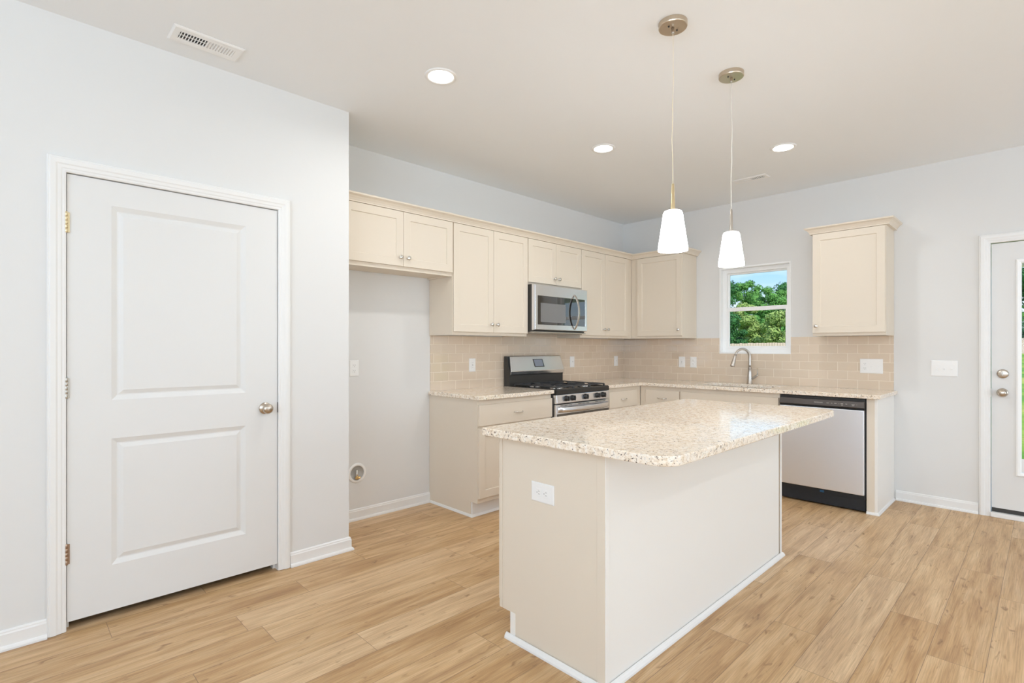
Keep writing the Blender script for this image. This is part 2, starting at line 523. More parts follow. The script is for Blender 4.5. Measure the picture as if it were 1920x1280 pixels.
        if bevel:
            md = o.modifiers.new('bevel', 'BEVEL')
            md.width = bevel; md.segments = seg; md.limit_method = 'ANGLE'; md.angle_limit = math.radians(40)
            md.harden_normals = False
        return o

def thing(name, label, cat, loc, group=None):
    o = bpy.data.objects.new(name, None)
    COL.objects.link(o)
    o.empty_display_size = 0.1
    o.location = loc
    o['label'] = label; o['category'] = cat
    if group: o['group'] = group
    return o
def tag(o, label, cat, group=None, kind=None):
    o['label'] = label; o['category'] = cat
    if group: o['group'] = group
    if kind: o['kind'] = kind
    return o
def struct(o, label=None, cat=None):
    o['kind'] = 'structure'
    if label: o['label'] = label
    if cat: o['category'] = cat
    return o
def copy_tree(o, loc=None, parent=None):
    c = o.copy(); COL.objects.link(c)
    if parent is not None: c.parent = parent
    if loc is not None: c.location = loc
    for ch in list(o.children): copy_tree(ch, None, c)
    return c
mapA = lambda f: (lambda u, v, w: (u, f - w, v))       # on the back wall side: faces -Y, plane y = f
mapB = lambda f: (lambda u, v, w: (f - w, u, v))       # on the right wall side: faces -X, plane x = f
mapAf = lambda f: (lambda u, v, w: (u, f + w, v))      # faces +Y
flat = lambda u, v, w: (u, v, w)

# ==================================================================  room shell
PW = -0.495        # pantry (left) wall plane
PX = -3.782        # end of the pantry wall
TH = 0.12
# floor as individually coloured planks in one mesh
me = bpy.data.meshes.new('floor')
bm = bmesh.new()
uvm = bm.loops.layers.uv.new('meters'); uvu = bm.loops.layers.uv.new('unit')
colr = bm.loops.layers.float_color.new('pl')
joint = {-2: -3.03, 0: -4.995, 1: -4.195, 2: -4.549, 4: -4.807, 5: -4.213, 11: -3.054, 12: -2.77, 13: -3.075, 14: -2.275, 15: -2.60, 16: -1.716}
PWD, PLN = 0.179, 1.217
fx0, fx1, fy0, fy1 = RX0 - TH, TH, RY0 - TH, TH
rr = random.Random(3)
for r in range(-5, 41):
    ya, yb = -0.521 - PWD * (r + 1), -0.521 - PWD * r
    if yb < fy0 or ya > fy1: continue
    j0 = joint.get(r, rr.uniform(-5, -3.8))
    x = j0 - PLN * math.ceil((j0 - fx0) / PLN)
    while x < fx1:
        xa, xb = max(x, fx0), min(x + PLN, fx1)
        y0c, y1c = max(ya, fy0), min(yb, fy1)
        if xb - xa > 0.001 and y1c - y0c > 0.001:
            vs = [bm.verts.new(p) for p in ((xa, y0c, 0), (xb, y0c, 0), (xb, y1c, 0), (xa, y1c, 0))]
            f = bm.faces.new(vs)
            ox, oy, q = rr.uniform(0, 50), rr.uniform(0, 50), rr.random()
            for lp in f.loops:
                cx, cy = lp.vert.co.x, lp.vert.co.y
                lp[uvm].uv = (cx - x + ox, cy - ya + oy)
                lp[uvu].uv = ((cx - x) / PLN, (cy - ya) / PWD)
                lp[colr] = (q, rr.random(), 0, 1)
        x += PLN
bm.to_mesh(me); bm.free()
me.materials.append(M['floor'])
fl = bpy.data.objects.new('floor', me); COL.objects.link(fl)
struct(fl, 'light oak look plank floor', 'floor')

ce = MB().box(RX0 - TH, TH, RY0 - TH, TH, CH, CH + 0.12).build('ceiling', M['ceiling'])
struct(ce, 'flat off-white ceiling', 'ceiling')
# back wall (range wall) y = 0
struct(MB().box(RX0 - TH, TH, 0, TH, 0, CH).build('wall_back', M['wall']), 'pale grey back wall behind the range', 'wall')
# right wall (window wall) x = 0
WY0, WY1, WZ0, WZ1 = -1.857, -1.177, 1.210, 2.085
DY0, DY1, DZ = -4.175, -3.245, 2.062
us = sorted([RY0 - TH, 0.0, WY0, WY1, DY0, DY1]); vs_ = sorted([0, CH, WZ0, WZ1, DZ])
def ins_r(u, v):
    if WY0 < u < WY1 and WZ0 < v < WZ1: return False
    if DY0 < u < DY1 and v < DZ: return False
    return True
struct(MB().cells(mapB(0), us, vs_, ins_r, 0, -TH).build('wall_right', M['wall']), 'pale grey right wall with window and outside door', 'wall')
# left wall (pantry wall)
PDX0, PDX1, PDZ = -5.150, -4.205, 2.060
us = sorted([RX0, PX, PDX0, PDX1]); vs_ = [0, PDZ, CH]
wl = MB().cells(mapA(PW), us, vs_, lambda u, v: not (PDX0 < u < PDX1 and v < PDZ), 0, -TH)
wl.box(PX - TH, PX, PW + TH, 0, 0, CH)
struct(wl.build('wall_left', M['wall']), 'pale grey pantry wall on the left', 'wall')
# front and rear walls (behind the camera) with windows
us = sorted([RX0 - TH, TH] + [x for xc, z0, w, z1 in FRONT_WIN for x in (xc - w / 2, xc + w / 2)])
vs_ = sorted({0, CH} | {z for w_ in FRONT_WIN for z in (w_[1], w_[3])})
struct(MB().cells(mapAf(RY0), us, vs_, lambda u, v: not any(abs(u - xc) < w / 2 and z0 < v < z1 for xc, z0, w, z1 in FRONT_WIN), 0, -TH).build('wall_front', M['wall']), 'pale grey wall behind the camera', 'wall')
us = sorted([RY0 - TH, 0.0] + [y for yc, z0, w, z1 in REAR_WIN for y in (yc - w / 2, yc + w / 2)])
vs_ = sorted({0, CH} | {z for w_ in REAR_WIN for z in (w_[1], w_[3])})
struct(MB().cells(lambda u, v, w: (RX0 + w, u, v), us, vs_, lambda u, v: not any(abs(u - yc) < w / 2 and z0 < v < z1 for yc, z0, w, z1 in REAR_WIN), 0, -TH).build('wall_rear', M['wall']), 'pale grey wall at the far left', 'wall')
wi = 2
for xc, z0, w, z1 in FRONT_WIN:
    f = MB().sweep([(0, 0), (-0.055, 0), (-0.055, 0.05), (0, 0.05)], [(xc - w / 2, RY0 - 0.08, z0), (xc - w / 2, RY0 - 0.08, z1), (xc + w / 2, RY0 - 0.08, z1), (xc + w / 2, RY0 - 0.08, z0)], (0, 1, 0), True)
    f.box(xc - w / 2, xc + w / 2, RY0 - 0.07, RY0 - 0.035, (z0 + z1) / 2 - 0.02, (z0 + z1) / 2 + 0.02)
    f.box(xc - 0.012, xc + 0.012, RY0 - 0.07, RY0 - 0.05, z0, z1)
    struct(f.build('window_%d' % wi, M['vinyl']), 'white framed window behind the camera', 'window'); wi += 1
for yc, z0, w, z1 in REAR_WIN:
    f = MB().sweep([(0, 0), (-0.055, 0), (-0.055, 0.05), (0, 0.05)], [(RX0 - 0.08, yc + w / 2, z0), (RX0 - 0.08, yc + w / 2, z1), (RX0 - 0.08, yc - w / 2, z1), (RX0 - 0.08, yc - w / 2, z0)], (1, 0, 0), True)
    f.box(RX0 - 0.07, RX0 - 0.035, yc - w / 2, yc + w / 2, (z0 + z1) / 2 - 0.02, (z0 + z1) / 2 + 0.02)
    struct(f.build('window_%d' % wi, M['vinyl']), 'white framed window at the far left', 'window'); wi += 1

# baseboards: board + top bead + shoe
BB = [(0, 0), (0.024, 0), (0.024, 0.008), (0.020, 0.016), (0.0125, 0.019), (0.0125, 0.066), (0.009, 0.072), (0.009, 0.077), (0.004, 0.083), (0, 0.083)]
def baseboard(name, path, label):
    return struct(MB().sweep(BB, path, (0, 0, 1)).build(name, M['trim']), label, 'baseboard')
baseboard('baseboard_left', [(-4.148, PW, 0), (PX, PW, 0)][::-1] and [(PX, -0.02, 0), (PX, PW, 0), (-4.148, PW, 0)], 'white baseboard right of the pantry door')
baseboard('baseboard_left_far', [(-5.198, PW, 0), (RX0, PW, 0)], 'white baseboard left of the pantry door')
baseboard('baseboard_back', [(-2.822, 0, 0), (PX + 0.014, 0, 0)], 'white baseboard in the fridge alcove')
baseboard('baseboard_right', [(0, -3.186, 0), (0, -2.672, 0)], 'white baseboard between cabinets and outside door')
baseboard('baseboard_front', [(0, RY0, 0), (0, -4.24, 0)], 'white baseboard beyond the outside door')

# ------------------------------------------------------------------ casings
CAS = [(0, 0), (0, 0.009), (0.006, 0.012), (0.014, 0.012), (0.018, 0.0145), (0.030, 0.016), (0.036, 0.0195), (0.054, 0.021), (0.058, 0.018), (0.062, 0.018), (0.0655, 0.012), (0.0655, 0)]
pc = MB().sweep(CAS, [(-5.134, PW, 0.003), (-5.134, PW, 2.050), (-4.215, PW, 2.050), (-4.215, PW, 0.003)], (0, -1, 0))
struct(pc.build('trim_1', M['trim']), 'white moulded casing around the pantry door', 'door casing')
rc = MB().sweep(CAS, [(0, -3.254, 0.0), (0, -3.254, 2.055), (0, -4.170, 2.055), (0, -4.170, 0.0)], (-1, 0, 0))
struct(rc.build('trim_2', M['trim']), 'white moulded casing around the outside door', 'door casing')
# jambs
jb = MB().box(PDX0, -5.1345, PW + 0.001, PW + TH, 0, PDZ).box(-4.2145, PDX1, PW + 0.001, PW + TH, 0, PDZ).box(-5.1345, -4.2145, PW + 0.001, PW + TH, 2.050, PDZ)
jb.box(-5.1345, -5.122, PW + 0.045, PW + 0.08, 0, 2.05).box(-4.227, -4.2145, PW + 0.045, PW + 0.08, 0, 2.05)
struct(jb.build('trim_3', M['trim']), 'white jamb of the pantry door', 'door jamb')
jb = MB().box(0.001, TH, -3.2535, DY1, 0, DZ).box(0.001, TH, DY0, -4.1705, 0, DZ).box(0.001, TH, -4.1705, -3.2535, 2.055, DZ)
struct(jb.build('trim_4', M['trim']), 'white jamb of the outside door', 'door jamb')
sl = MB().box(-0.028, TH, -4.17, -3.254, 0.0, 0.034)
struct(sl.build('trim_5', M['trim'], bevel=0.004), 'white sill below the outside door', 'door sill')

# ------------------------------------------------------------------ pantry door (door_1)
d1 = thing('door_1', 'closed white two-panel pantry door with round knob', 'door', (-5.130, PW + 0.002, 0.039))
d1['kind'] = 'structure'
X0, X1, Z0, Z1, yf = -5.131, -4.2175, 0.039, 2.046, PW + 0.002
mp_ = mapA(yf)
panels = [(-4.972, -4.384, 1.022, 1.932), (-4.972, -4.384, 0.250, 0.842)]
db = MB()
us = [X0, -4.972, -4.384, X1]; vs_ = [Z0, 0.250, 0.842, 1.022, 1.932, Z1]
for i in range(3):
    for j in range(5):
        if i == 1 and j in (1, 3): continue
        db.quad([mp_(us[i], vs_[j], 0), mp_(us[i + 1], vs_[j], 0), mp_(us[i + 1], vs_[j + 1], 0), mp_(us[i], vs_[j + 1], 0)])
for a, b_, c_, d_ in panels:
    db.rings(mp_, [(a, b_, c_, d_, 0), (a + .006, b_ - .006, c_ + .006, d_ - .006, -.003), (a + .022, b_ - .022, c_ + .022, d_ - .022, -.011), (a + .027, b_ - .027, c_ + .027, d_ - .027, -.011), (a + .046, b_ - .046, c_ + .046, d_ - .046, -.003), (a + .050, b_ - .050, c_ + .050, d_ - .050, -.003)])
db.quad([mp_(X0, Z0, -.035), mp_(X1, Z0, -.035), mp_(X1, Z1, -.035), mp_(X0, Z1, -.035)])
for A_, B_ in (((X0, Z0), (X1, Z0)), ((X1, Z0), (X1, Z1)), ((X1, Z1), (X0, Z1)), ((X0, Z1), (X0, Z0))):
    db.quad([mp_(*A_, 0), mp_(*B_, 0), mp_(*B_, -.035), mp_(*A_, -.035)])
slab = db.build('door_panel', M['door'], d1)
for zc, mt, lb in ((1.828, 'brass_hinge', 'pale brass hinge'), (1.087, 'grey_hinge', 'grey hinge'), (0.344, 'bronze_hinge', 'bronze hinge')):
    h = MB()
    hp_ = [(0, -0.004), (0.004, -0.003), (0.0062, 0.0)]
    for k in range(1, 5): hp_ += [(0.0062, 0.0176 * k - 0.0006), (0.0054, 0.0176 * k), (0.0062, 0.0176 * k + 0.0006)]
    hp_ += [(0.0062, 0.088), (0.004, 0.091), (0, 0.092)]
    h.lathe(hp_, (-5.1335, PW - 0.006, zc - 0.044), (0, 0, 1), 14)
    h.box(-5.1335, -5.122, PW - 0.0035, PW + 0.0015, zc - 0.044, zc + 0.044)
    ho = h.build('hinge', M[mt], d1); ho['label'] = lb
def door_knob(origin, axis, parent, name='door_knob'):
    prof = [(0, 0), (0.032, 0), (0.033, 0.003), (0.031, 0.008), (0.017, 0.011), (0.0125, 0.014), (0.0125, 0.026), (0.018, 0.031), (0.026, 0.037), (0.0285, 0.046), (0.026, 0.055), (0.019, 0.061), (0.010, 0.0635), (0, 0.064)]
    return MB().lathe(prof, origin, axis, 36).build(name, M['knob'], parent)
door_knob((-4.284, yf, 0.929), (0, -1, 0), d1)
MB().box(-4.2165, -4.2145, PW - 0.003, PW + 0.02, 0.90, 0.958).build('strike_plate', M['charcoal'], d1)

# pantry floor darkness: the closet has no light of its own (closed by wall_left, wall_back and the rear wall)

# ------------------------------------------------------------------ outside door (door_2) with tall glass
d2 = thing('door_2', 'white outside door with tall glass pane, lock and knob', 'door', (0.012, -3.258, 0.04))
d2['kind'] = 'structure'
mb_ = mapB(0.012)
Y0, Y1, Z0, Z1 = -4.167, -3.258, 0.066, 2.049
GY0, GY1, GZ0, GZ1 = -4.030, -3.395, 0.325, 1.915
g = MB().cells(mb_, [Y0, GY0, GY1, Y1], [Z0, GZ0, GZ1, Z1], lambda u, v: not (GY0 < u < GY1 and GZ0 < v < GZ1), 0, -.044)
g.build('door_panel', M['door'], d2)
fr = MB().sweep([(0.004, 0), (0.004, 0.006), (-0.004, 0.012), (-0.018, 0.010), (-0.026, 0.004), (-0.026, -0.03), (0.0, -0.03), (0.0, 0)],
                [(0.012, GY1, GZ0), (0.012, GY1, GZ1), (0.012, GY0, GZ1), (0.012, GY0, GZ0)], (-1, 0, 0), True)
fr.build('glazing_frame', M['vinyl'], d2)
MB().box(0.030, 0.034, GY0, GY1, GZ0, GZ1).build('glass_pane', M['glass'], d2)
MB().box(0.014, 0.050, Y0 + 0.002, Y1 - 0.002, 0.036, 0.0655).build('door_sweep', M['charcoal'], d2)
# deadbolt and knob
dbt = MB().lathe([(0, 0), (0.033, 0), (0.034, 0.004), (0.030, 0.012), (0.024, 0.014), (0, 0.014)], (0.012, -3.320, 1.073), (-1, 0, 0), 32)
db_o = dbt.build('deadbolt', M['knob'], d2)
MB().box(-0.022, -0.002, -3.323, -3.317, 1.060, 1.086).build('thumb_turn', M['nickel'], db_o, bevel=0.002)
door_knob((0.012, -3.318, 0.932), (-1, 0, 0), d2)
MB().box(-0.002, 0.010, -3.2575, -3.2545, 0.90, 0.96).build('latch_plate', M['grey_hinge'], d2)

# ------------------------------------------------------------------ window_1
w1 = thing('window_1', 'white single-hung window above the kitchen sink', 'window', (0.0, (WY0 + WY1) / 2, WZ0))
w1['kind'] = 'structure'
ln = MB().sweep([(0.0, 0.0005), (-0.012, 0.0005), (-0.012, -TH), (0.0, -TH)], [(0, WY1, WZ0), (0, WY1, WZ1), (0, WY0, WZ1), (0, WY0, WZ0)], (-1, 0, 0), True)
ln.build('window_liner', M['vinyl'], w1)
MB().sweep([(0.004, 0.0), (0.004, 0.007), (-0.010, 0.007), (-0.010, 0.0)], [(0, WY1, WZ0), (0, WY1, WZ1), (0, WY0, WZ1), (0, WY0, WZ0)], (-1, 0, 0), True).build('edge_trim', M['vinyl'], w1)
FR = [(0, 0), (-0.036, 0), (-0.040, -0.006), (-0.040, -0.05), (0, -0.05)]
xw = 0.050
a_, b2_, c_, d_ = WY0 + 0.012, WY1 - 0.012, WZ0 + 0.012, WZ1 - 0.012
MB().sweep(FR, [(xw, b2_, c_), (xw, b2_, d_), (xw, a_, d_), (xw, a_, c_)], (-1, 0, 0), True).build('window_frame', M['vinyl'], w1)
# upper sash (behind) and lower sash (front)
zm = 1.668
SASH = [(0, 0), (-0.024, 0), (-0.027, -0.004), (-0.027, -0.022), (0, -0.022)]
up = MB().sweep(SASH, [(xw + 0.026, b2_ - 0.028, zm - 0.015), (xw + 0.026, b2_ - 0.028, d_ - 0.028), (xw + 0.026, a_ + 0.018, d_ - 0.028), (xw + 0.026, a_ + 0.018, zm - 0.015)], (-1, 0, 0), True)
up.build('upper_sash', M['vinyl'], w1)
LS = [(0, 0), (-0.036, 0), (-0.040, -0.004), (-0.040, -0.022), (0, -0.022)]
lo = MB().sweep(LS, [(xw + 0.002, b2_ - 0.022, c_ + 0.025), (xw + 0.002, b2_ - 0.022, zm + 0.012), (xw + 0.002, a_ + 0.012, zm + 0.012), (xw + 0.002, a_ + 0.012, c_ + 0.025)], (-1, 0, 0), True)
lo.build('lower_sash', M['vinyl'], w1)
MB().box(xw + 0.036, xw + 0.039, a_ + 0.03, b2_ - 0.04, zm, d_ - 0.04).build('upper_pane', M['glass'], w1)
MB().box(xw + 0.012, xw + 0.015, a_ + 0.03, b2_ - 0.04, c_ + 0.04, zm + 0.01).build('lower_pane', M['glass'], w1)

# ==================================================================  cabinets
def shaker(mb, mapf, u0, u1, v0, v1, th=0.019, stile=0.057, rec=0.007):
    """framed door, back at w=0, face at w=th"""
    mb.rings(mapf, [(u0, u1, v0, v1, th), (u0 + stile, u1 - stile, v0 + stile, v1 - stile, th), (u0 + stile + .002, u1 - stile - .002, v0 + stile + .002, v1 - stile - .002, th - rec)])
    mb.quad([mapf(u0, v0, 0), mapf(u1, v0, 0), mapf(u1, v1, 0), mapf(u0, v1, 0)])
    for A_, B_ in (((u0, v0), (u1, v0)), ((u1, v0), (u1, v1)), ((u1, v1), (u0, v1)), ((u0, v1), (u0, v0))):
        mb.quad([mapf(*A_, 0), mapf(*B_, 0), mapf(*B_, th), mapf(*A_, th)])
    return mb
KNOB = [(0, 0), (0.009, 0), (0.009, 0.002), (0.005, 0.004), (0.0045, 0.013), (0.009, 0.017), (0.0145, 0.021), (0.0155, 0.025), (0.012, 0.0285), (0, 0.030)]
def cab_knob(mapf, u, v, parent):
    o = mapf(u, v, 0.019); q = mapf(u, v, 1.019)
    return MB().lathe(KNOB, o, Vector(q) - Vector(o), 20).build('knob', M['chrome'], parent)
def pull(mapf, u, v, parent, w=0.096):
    pts = []
    for k in range(13):
        t = k / 12
        pts.append(mapf(u + (t - .5) * w, v - 0.004 * math.sin(PI * t), 0.019 + 0.024 * math.sin(PI * t) ** 0.6 if 0 < t < 1 else 0.019))
    r = [0.0062 if k in (0, 12) else 0.0042 + 0.0014 * abs(k / 6 - 1) for k in range(13)]
    return MB().tube(pts, r, 10).build('pull', M['chrome'], parent)
def door_of(mapf, u0, u1, v0, v1, parent, knob=None, name='door'):
    d = shaker(MB(), mapf, u0, u1, v0, v1).build(name, M['cab'], parent, bevel=0.0012)
    if knob: cab_knob(mapf, knob[0], knob[1], d)
    return d

UD = 0.305          # wall cabinet depth
fA = mapA(-UD)
UZ0, UZ1 = 1.368, 2.262
def wall_cab_A(x0, x1, z0, doors, label, knobz, door_top=2.243, door_bot=None):
    t = thing('wall_cabinet', label, 'cabinet', ((x0 + x1) / 2, -0.001, z0), 'cream wall cabinets')
    b_ = MB()
    # carcass with a bottom recessed behind the face frame
    b_.box(x0, x0 + 0.016, -UD, -0.002, z0, UZ1).box(x1 - 0.016, x1, -UD, -0.002, z0, UZ1)
    b_.box(x0 + 0.016, x1 - 0.016, -UD + 0.019, -0.002, z0 + 0.012, z0 + 0.026)
    b_.box(x0 + 0.016, x1 - 0.016, -0.012, -0.002, z0 + 0.026, UZ1).box(x0 + 0.016, x1 - 0.016, -UD + 0.019, -0.012, UZ1 - 0.016, UZ1)
    b_.box(x0 + 0.016, x1 - 0.016, -UD, -UD + 0.019, z0, UZ1)
    b_.build('body', M['cab'], t, bevel=0.001)
    db_ = z0 + 0.026 if door_bot is None else door_bot
    n_ = len(doors) - 1
    for k in range(n_):
        u0, u1 = doors[k] + (0.0015 if k else 0), doors[k + 1] - (0.0015 if k < n_ - 1 else 0)
        ku = (u1 - 0.031) if k == 0 else (u0 + 0.031)
        door_of(fA, u0, u1, db_, door_top, t, (ku, knobz))
    return t
wall_cab_A(PX + 0.004, -2.8245, 1.823, [-3.735, -3.273, -2.828], 'short cream two-door wall cabinet over the empty fridge alcove', 1.912, door_bot=1.852)
wall_cab_A(-2.822, -1.985, UZ0, [-2.818, -2.398, -1.989], 'tall cream two-door wall cabinet left of the microwave', 1.460)
wall_cab_A(-1.983, -1.224, 1.836, [-1.981, -1.603, -1.227], 'short cream two-door wall cabinet directly above the microwave', 1.912, door_bot=1.856)
wall_cab_A(-1.222, -0.306, UZ0, [-1.219, -0.824, -0.395], 'tall cream two-door wall cabinet right of the microwave', 1.458)
fB = mapB(-UD)
def wall_cab_B(y0, y1, z0, doorr, label, knob):
    t = thing('wall_cabinet', label, 'cabinet', (-0.001, (y0 + y1) / 2, z0), 'cream wall cabinets')
    b_ = MB()
    b_.box(-UD, -0.002, y0, y0 + 0.016, z0, UZ1).box(-UD, -0.002, y1 - 0.016, y1, z0, UZ1)
    b_.box(-UD + 0.019, -0.002, y0 + 0.016, y1 - 0.016, z0 + 0.012, z0 + 0.026)
    b_.box(-0.012, -0.002, y0 + 0.016, y1 - 0.016, z0 + 0.026, UZ1).box(-UD + 0.019, -0.012, y0 + 0.016, y1 - 0.016, UZ1 - 0.016, UZ1)
    b_.box(-UD, -UD + 0.019, y0 + 0.016, y1 - 0.016, z0, UZ1)
    b_.build('body', M['cab'], t, bevel=0.001)
    door_of(fB, doorr[0], doorr[1], z0 + 0.026, 2.243, t, knob)
    return t
wall_cab_B(-0.921, -0.306, UZ0, (-0.916, -0.392), 'single-door cream wall cabinet in the corner, left of the window', (-0.886, 1.455))
tr_ = wall_cab_B(-2.658, -2.132, UZ0, (-2.654, -2.135), 'single-door cream wall cabinet hanging alone right of the window', (-2.166, 1.452))
CROWN = [(0, -0.004), (0.021, -0.004), (0.021, 0.004), (0.024, 0.008), (0.028, 0.016), (0.040, 0.030), (0.050, 0.036), (0.056, 0.040), (0.058, 0.050), (0, 0.050)]
cw = MB().sweep(CROWN, [(-0.003, -0.921, 2.25), (-UD, -0.921, 2.25), (-UD, -UD, 2.25), (PX + 0.004, -UD, 2.25)], (0, 0, 1))
tag(cw.build('crown_molding', M['cab']), 'long cream crown molding along the tops of the joined wall cabinets', 'molding')
MB().sweep(CROWN, [(-0.003, -2.658, 2.25), (-UD, -2.658, 2.25), (-UD, -2.132, 2.25), (-0.003, -2.132, 2.25)], (0, 0, 1)).build('crown_molding', M['cab'], tr_)

# base cabinets -------------------------------------------------------
BD, BT = 0.61, 0.879     # depth, top
bA, bB = mapA(-BD), mapB(-BD)
def base_A(x0, x1, label, drawer, doors, left_side=True):
    t = thing('base_cabinet', label, 'cabinet', ((x0 + x1) / 2, -0.001, 0), 'cream base cabinets')
    b_ = MB().prism([(-BD, 0.112), (-BD, BT), (-0.002, BT), (-0.002, 0.001), (-BD + 0.078, 0.001), (-BD + 0.078, 0.112)], lambda a, b2, h: (h, a, b2), x0, x1)
    b_.build('body', M['cab'], t, bevel=0.001)
    dr = MB().box(drawer[0], drawer[1], -BD - 0.019, -BD, 0.684, 0.842).build('drawer', M['cab'], t, bevel=0.002)
    pull(bA, (drawer[0] + drawer[1]) / 2, 0.763, dr)
    n_ = len(doors) - 1
    for k in range(n_):
        u0, u1 = doors[k] + (0.0015 if k else 0), doors[k + 1] - (0.0015 if k < n_ - 1 else 0)
        ku = (u1 - 0.031) if k == 0 else (u0 + 0.031)
        door_of(bA, u0, u1, 0.150, 0.664, t, (ku, 0.60))
    return t
t1 = base_A(-2.822, -2.003, 'cream base cabinet with one drawer between the fridge alcove and the range', (-2.818, -2.007), [-2.818, -2.41, -2.007])
MB().box(-2.819, -2.005, -BD + 0.063, -BD + 0.0775, 0.001, 0.115).build('toe_board', M['trim'], t1, bevel=0.001)
MB().sweep([(0, 0), (0.012, 0), (0.011, 0.006), (0.006, 0.016), (0, 0.018)], [(-2.822, -0.026, 0.0005), (-2.822, -BD + 0.063, 0.0005), (-2.01, -BD + 0.063, 0.0005)][::-1], (0, 0, 1)).build('shoe_molding', M['trim'], t1)
base_A(-1.226, -0.6115, 'cream base cabinet with one drawer between the range and the corner', (-1.181, -0.700), [-1.181, -0.700])
def base_B(y0, y1, label, draw, doors, has_pull):
    t = thing('base_cabinet', label, 'cabinet', (-0.001, (y0 + y1) / 2, 0), 'cream base cabinets')
    if has_pull:
        b_ = MB().prism([(-BD, 0.112), (-BD, BT), (-0.002, BT), (-0.002, 0.001), (-BD + 0.078, 0.001), (-BD + 0.078, 0.112)], lambda a, b2, h: (a, h, b2), y0, y1)
    else:   # open-topped sink base
        b_ = MB().box(-BD, -0.002, y0, y0 + 0.018, 0.112, BT).box(-BD, -0.002, y1 - 0.018, y1, 0.112, BT)
        b_.box(-BD, -BD + 0.019, y0 + 0.018, y1 - 0.018, 0.112, BT).box(-BD + 0.019, -0.002, y0 + 0.018, y1 - 0.018, 0.112, 0.13)
        b_.box(-0.014, -0.002, y0 + 0.018, y1 - 0.018, 0.13, BT).box(-BD + 0.078, -BD + 0.096, y0, y1, 0.001, 0.112)
    b_.build('body', M['cab'], t, bevel=0.001)
    dr = MB().box(-BD - 0.019, -BD, draw[0], draw[1], 0.684, 0.842).build('drawer', M['cab'], t, bevel=0.002)
    if has_pull: pull(bB, (draw[0] + draw[1]) / 2, 0.763, dr)
    n_ = len(doors) - 1
    for k in range(n_):
        u0, u1 = doors[k] + (0.0015 if k else 0), doors[k + 1] - (0.0015 if k < n_ - 1 else 0)
        door_of(bB, u0, u1, 0.150, 0.664, t, ((u1 - 0.031) if k == 0 else (u0 + 0.031), 0.60))
    return t
base_B(-1.0585, -0.612, 'cream base cabinet with one drawer in the corner left of the sink', (-1.052, -0.684), [-1.052, -0.684], True)
base_B(-1.966, -1.0595, 'wide cream sink base cabinet with plain false drawer front', (-1.960, -1.066), [-1.960, -1.513, -1.066], False)
ep = thing('end_panel', 'narrow cream filler and end panel right of the dishwasher', 'cabinet panel', (-0.3, -2.63, 0))
MB().box(-BD, -BD + 0.02, -2.640, -2.588, 0.001, BT).build('filler_strip', M['cab'], ep, bevel=0.001)
MB().box(-BD, -0.002, -2.6585, -2.640, 0.001, BT).box(-BD + 0.02, -0.08, -2.606, -2.588, 0.10, BT).build('panel', M['cab_lit'], ep, bevel=0.001)
MB().sweep([(0, 0), (0.013, 0), (0.012, 0.007), (0.006, 0.017), (0, 0.019)], [(-0.026, -2.6585, 0.0005), (-BD, -2.6585, 0.0005), (-BD, -2.588, 0.0005)], (0, 0, 1)).build('shoe_molding', M['trim'], ep)

# ==================================================================  countertops
CT0, CT1 = 0.880, 0.911
cA = MB().cells(flat, [-2.838, -2.002], [-0.648, -0.0095], lambda u, v: True, CT0, CT1)
tag(cA.build('countertop', M['granite'], bevel=0.004, seg=3), 'speckled granite countertop left of the range', 'countertop')
SKX0, SKX1, SKY0, SKY1 = -0.545, -0.125, -1.86, -1.16
cB = MB().cells(flat, [-1.229, -0.648, SKX0, SKX1, -0.0095], [-2.682, SKY0, SKY1, -0.648, -0.0095],
                lambda u, v: ((u > -0.648) or (v > -0.648)) and not (SKX0 < u < SKX1 and SKY0 < v < SKY1), CT0, CT1)
tag(cB.build('countertop', M['granite'], bevel=0.004, seg=3), 'L-shaped speckled granite countertop with the sink, running under the window', 'countertop')

# sink
sk = thing('sink', 'stainless undermount sink set in the granite under the window', 'sink', (-0.335, -1.51, 0.68))
s_ = MB()
r0 = (SKX0 - 0.012, SKX1 + 0.012, SKY0 - 0.012, SKY1 + 0.012)
s_.rings(flat, [(r0[0], r0[1], r0[2], r0[3], 0.8795), (SKX0 + 0.004, SKX1 - 0.004, SKY0 + 0.004, SKY1 - 0.004, 0.8795), (SKX0 + 0.012, SKX1 - 0.012, SKY0 + 0.012, SKY1 - 0.012, 0.70), (SKX0 + 0.05, SKX1 - 0.05, SKY0 + 0.05, SKY1 - 0.05, 0.682)])
so = s_.build('basin', M['steel'], sk)
sd2 = so.modifiers.new('solid', 'SOLIDIFY'); sd2.thickness = 0.0015; sd2.offset = -1
MB().lathe([(0, 0.003), (0.030, 0.003), (0.043, 0.001), (0.045, 0), (0, 0)], (-0.335, -1.51, 0.6835), (0, 0, 1), 24).build('drain', M['chrome'], sk)

# faucet
fx, fy = -0.075, -1.508
fa = thing('faucet', 'brushed gooseneck pull-down faucet behind the sink', 'faucet', (fx, fy, CT1))
bd = MB().lathe([(0, 0), (0.028, 0), (0.028, 0.006), (0.024, 0.012), (0.0225, 0.06), (0.0195, 0.11), (0.0165, 0.150), (0.018, 0.153), (0.018, 0.160), (0.0155, 0.163), (0, 0.163)], (fx, fy, CT1 + 0.0003), (0, 0, 1), 28)
bd.build('base', M['nickel'], fa)
pts = [(fx, fy, CT1 + 0.15)]
dxn, dyn = Vector((-0.86, 0.50)).normalized()
R_ = 0.083
for k in range(2): pts.append((fx, fy, CT1 + 0.19 + 0.04 * k))
zc = CT1 + 0.262
for k in range(0, 15):
    a = PI * k / 14 * 0.93
    off = R_ - R_ * math.cos(a)
    pts.append((fx + dxn * off, fy + dyn * off, zc + R_ * math.sin(a)))
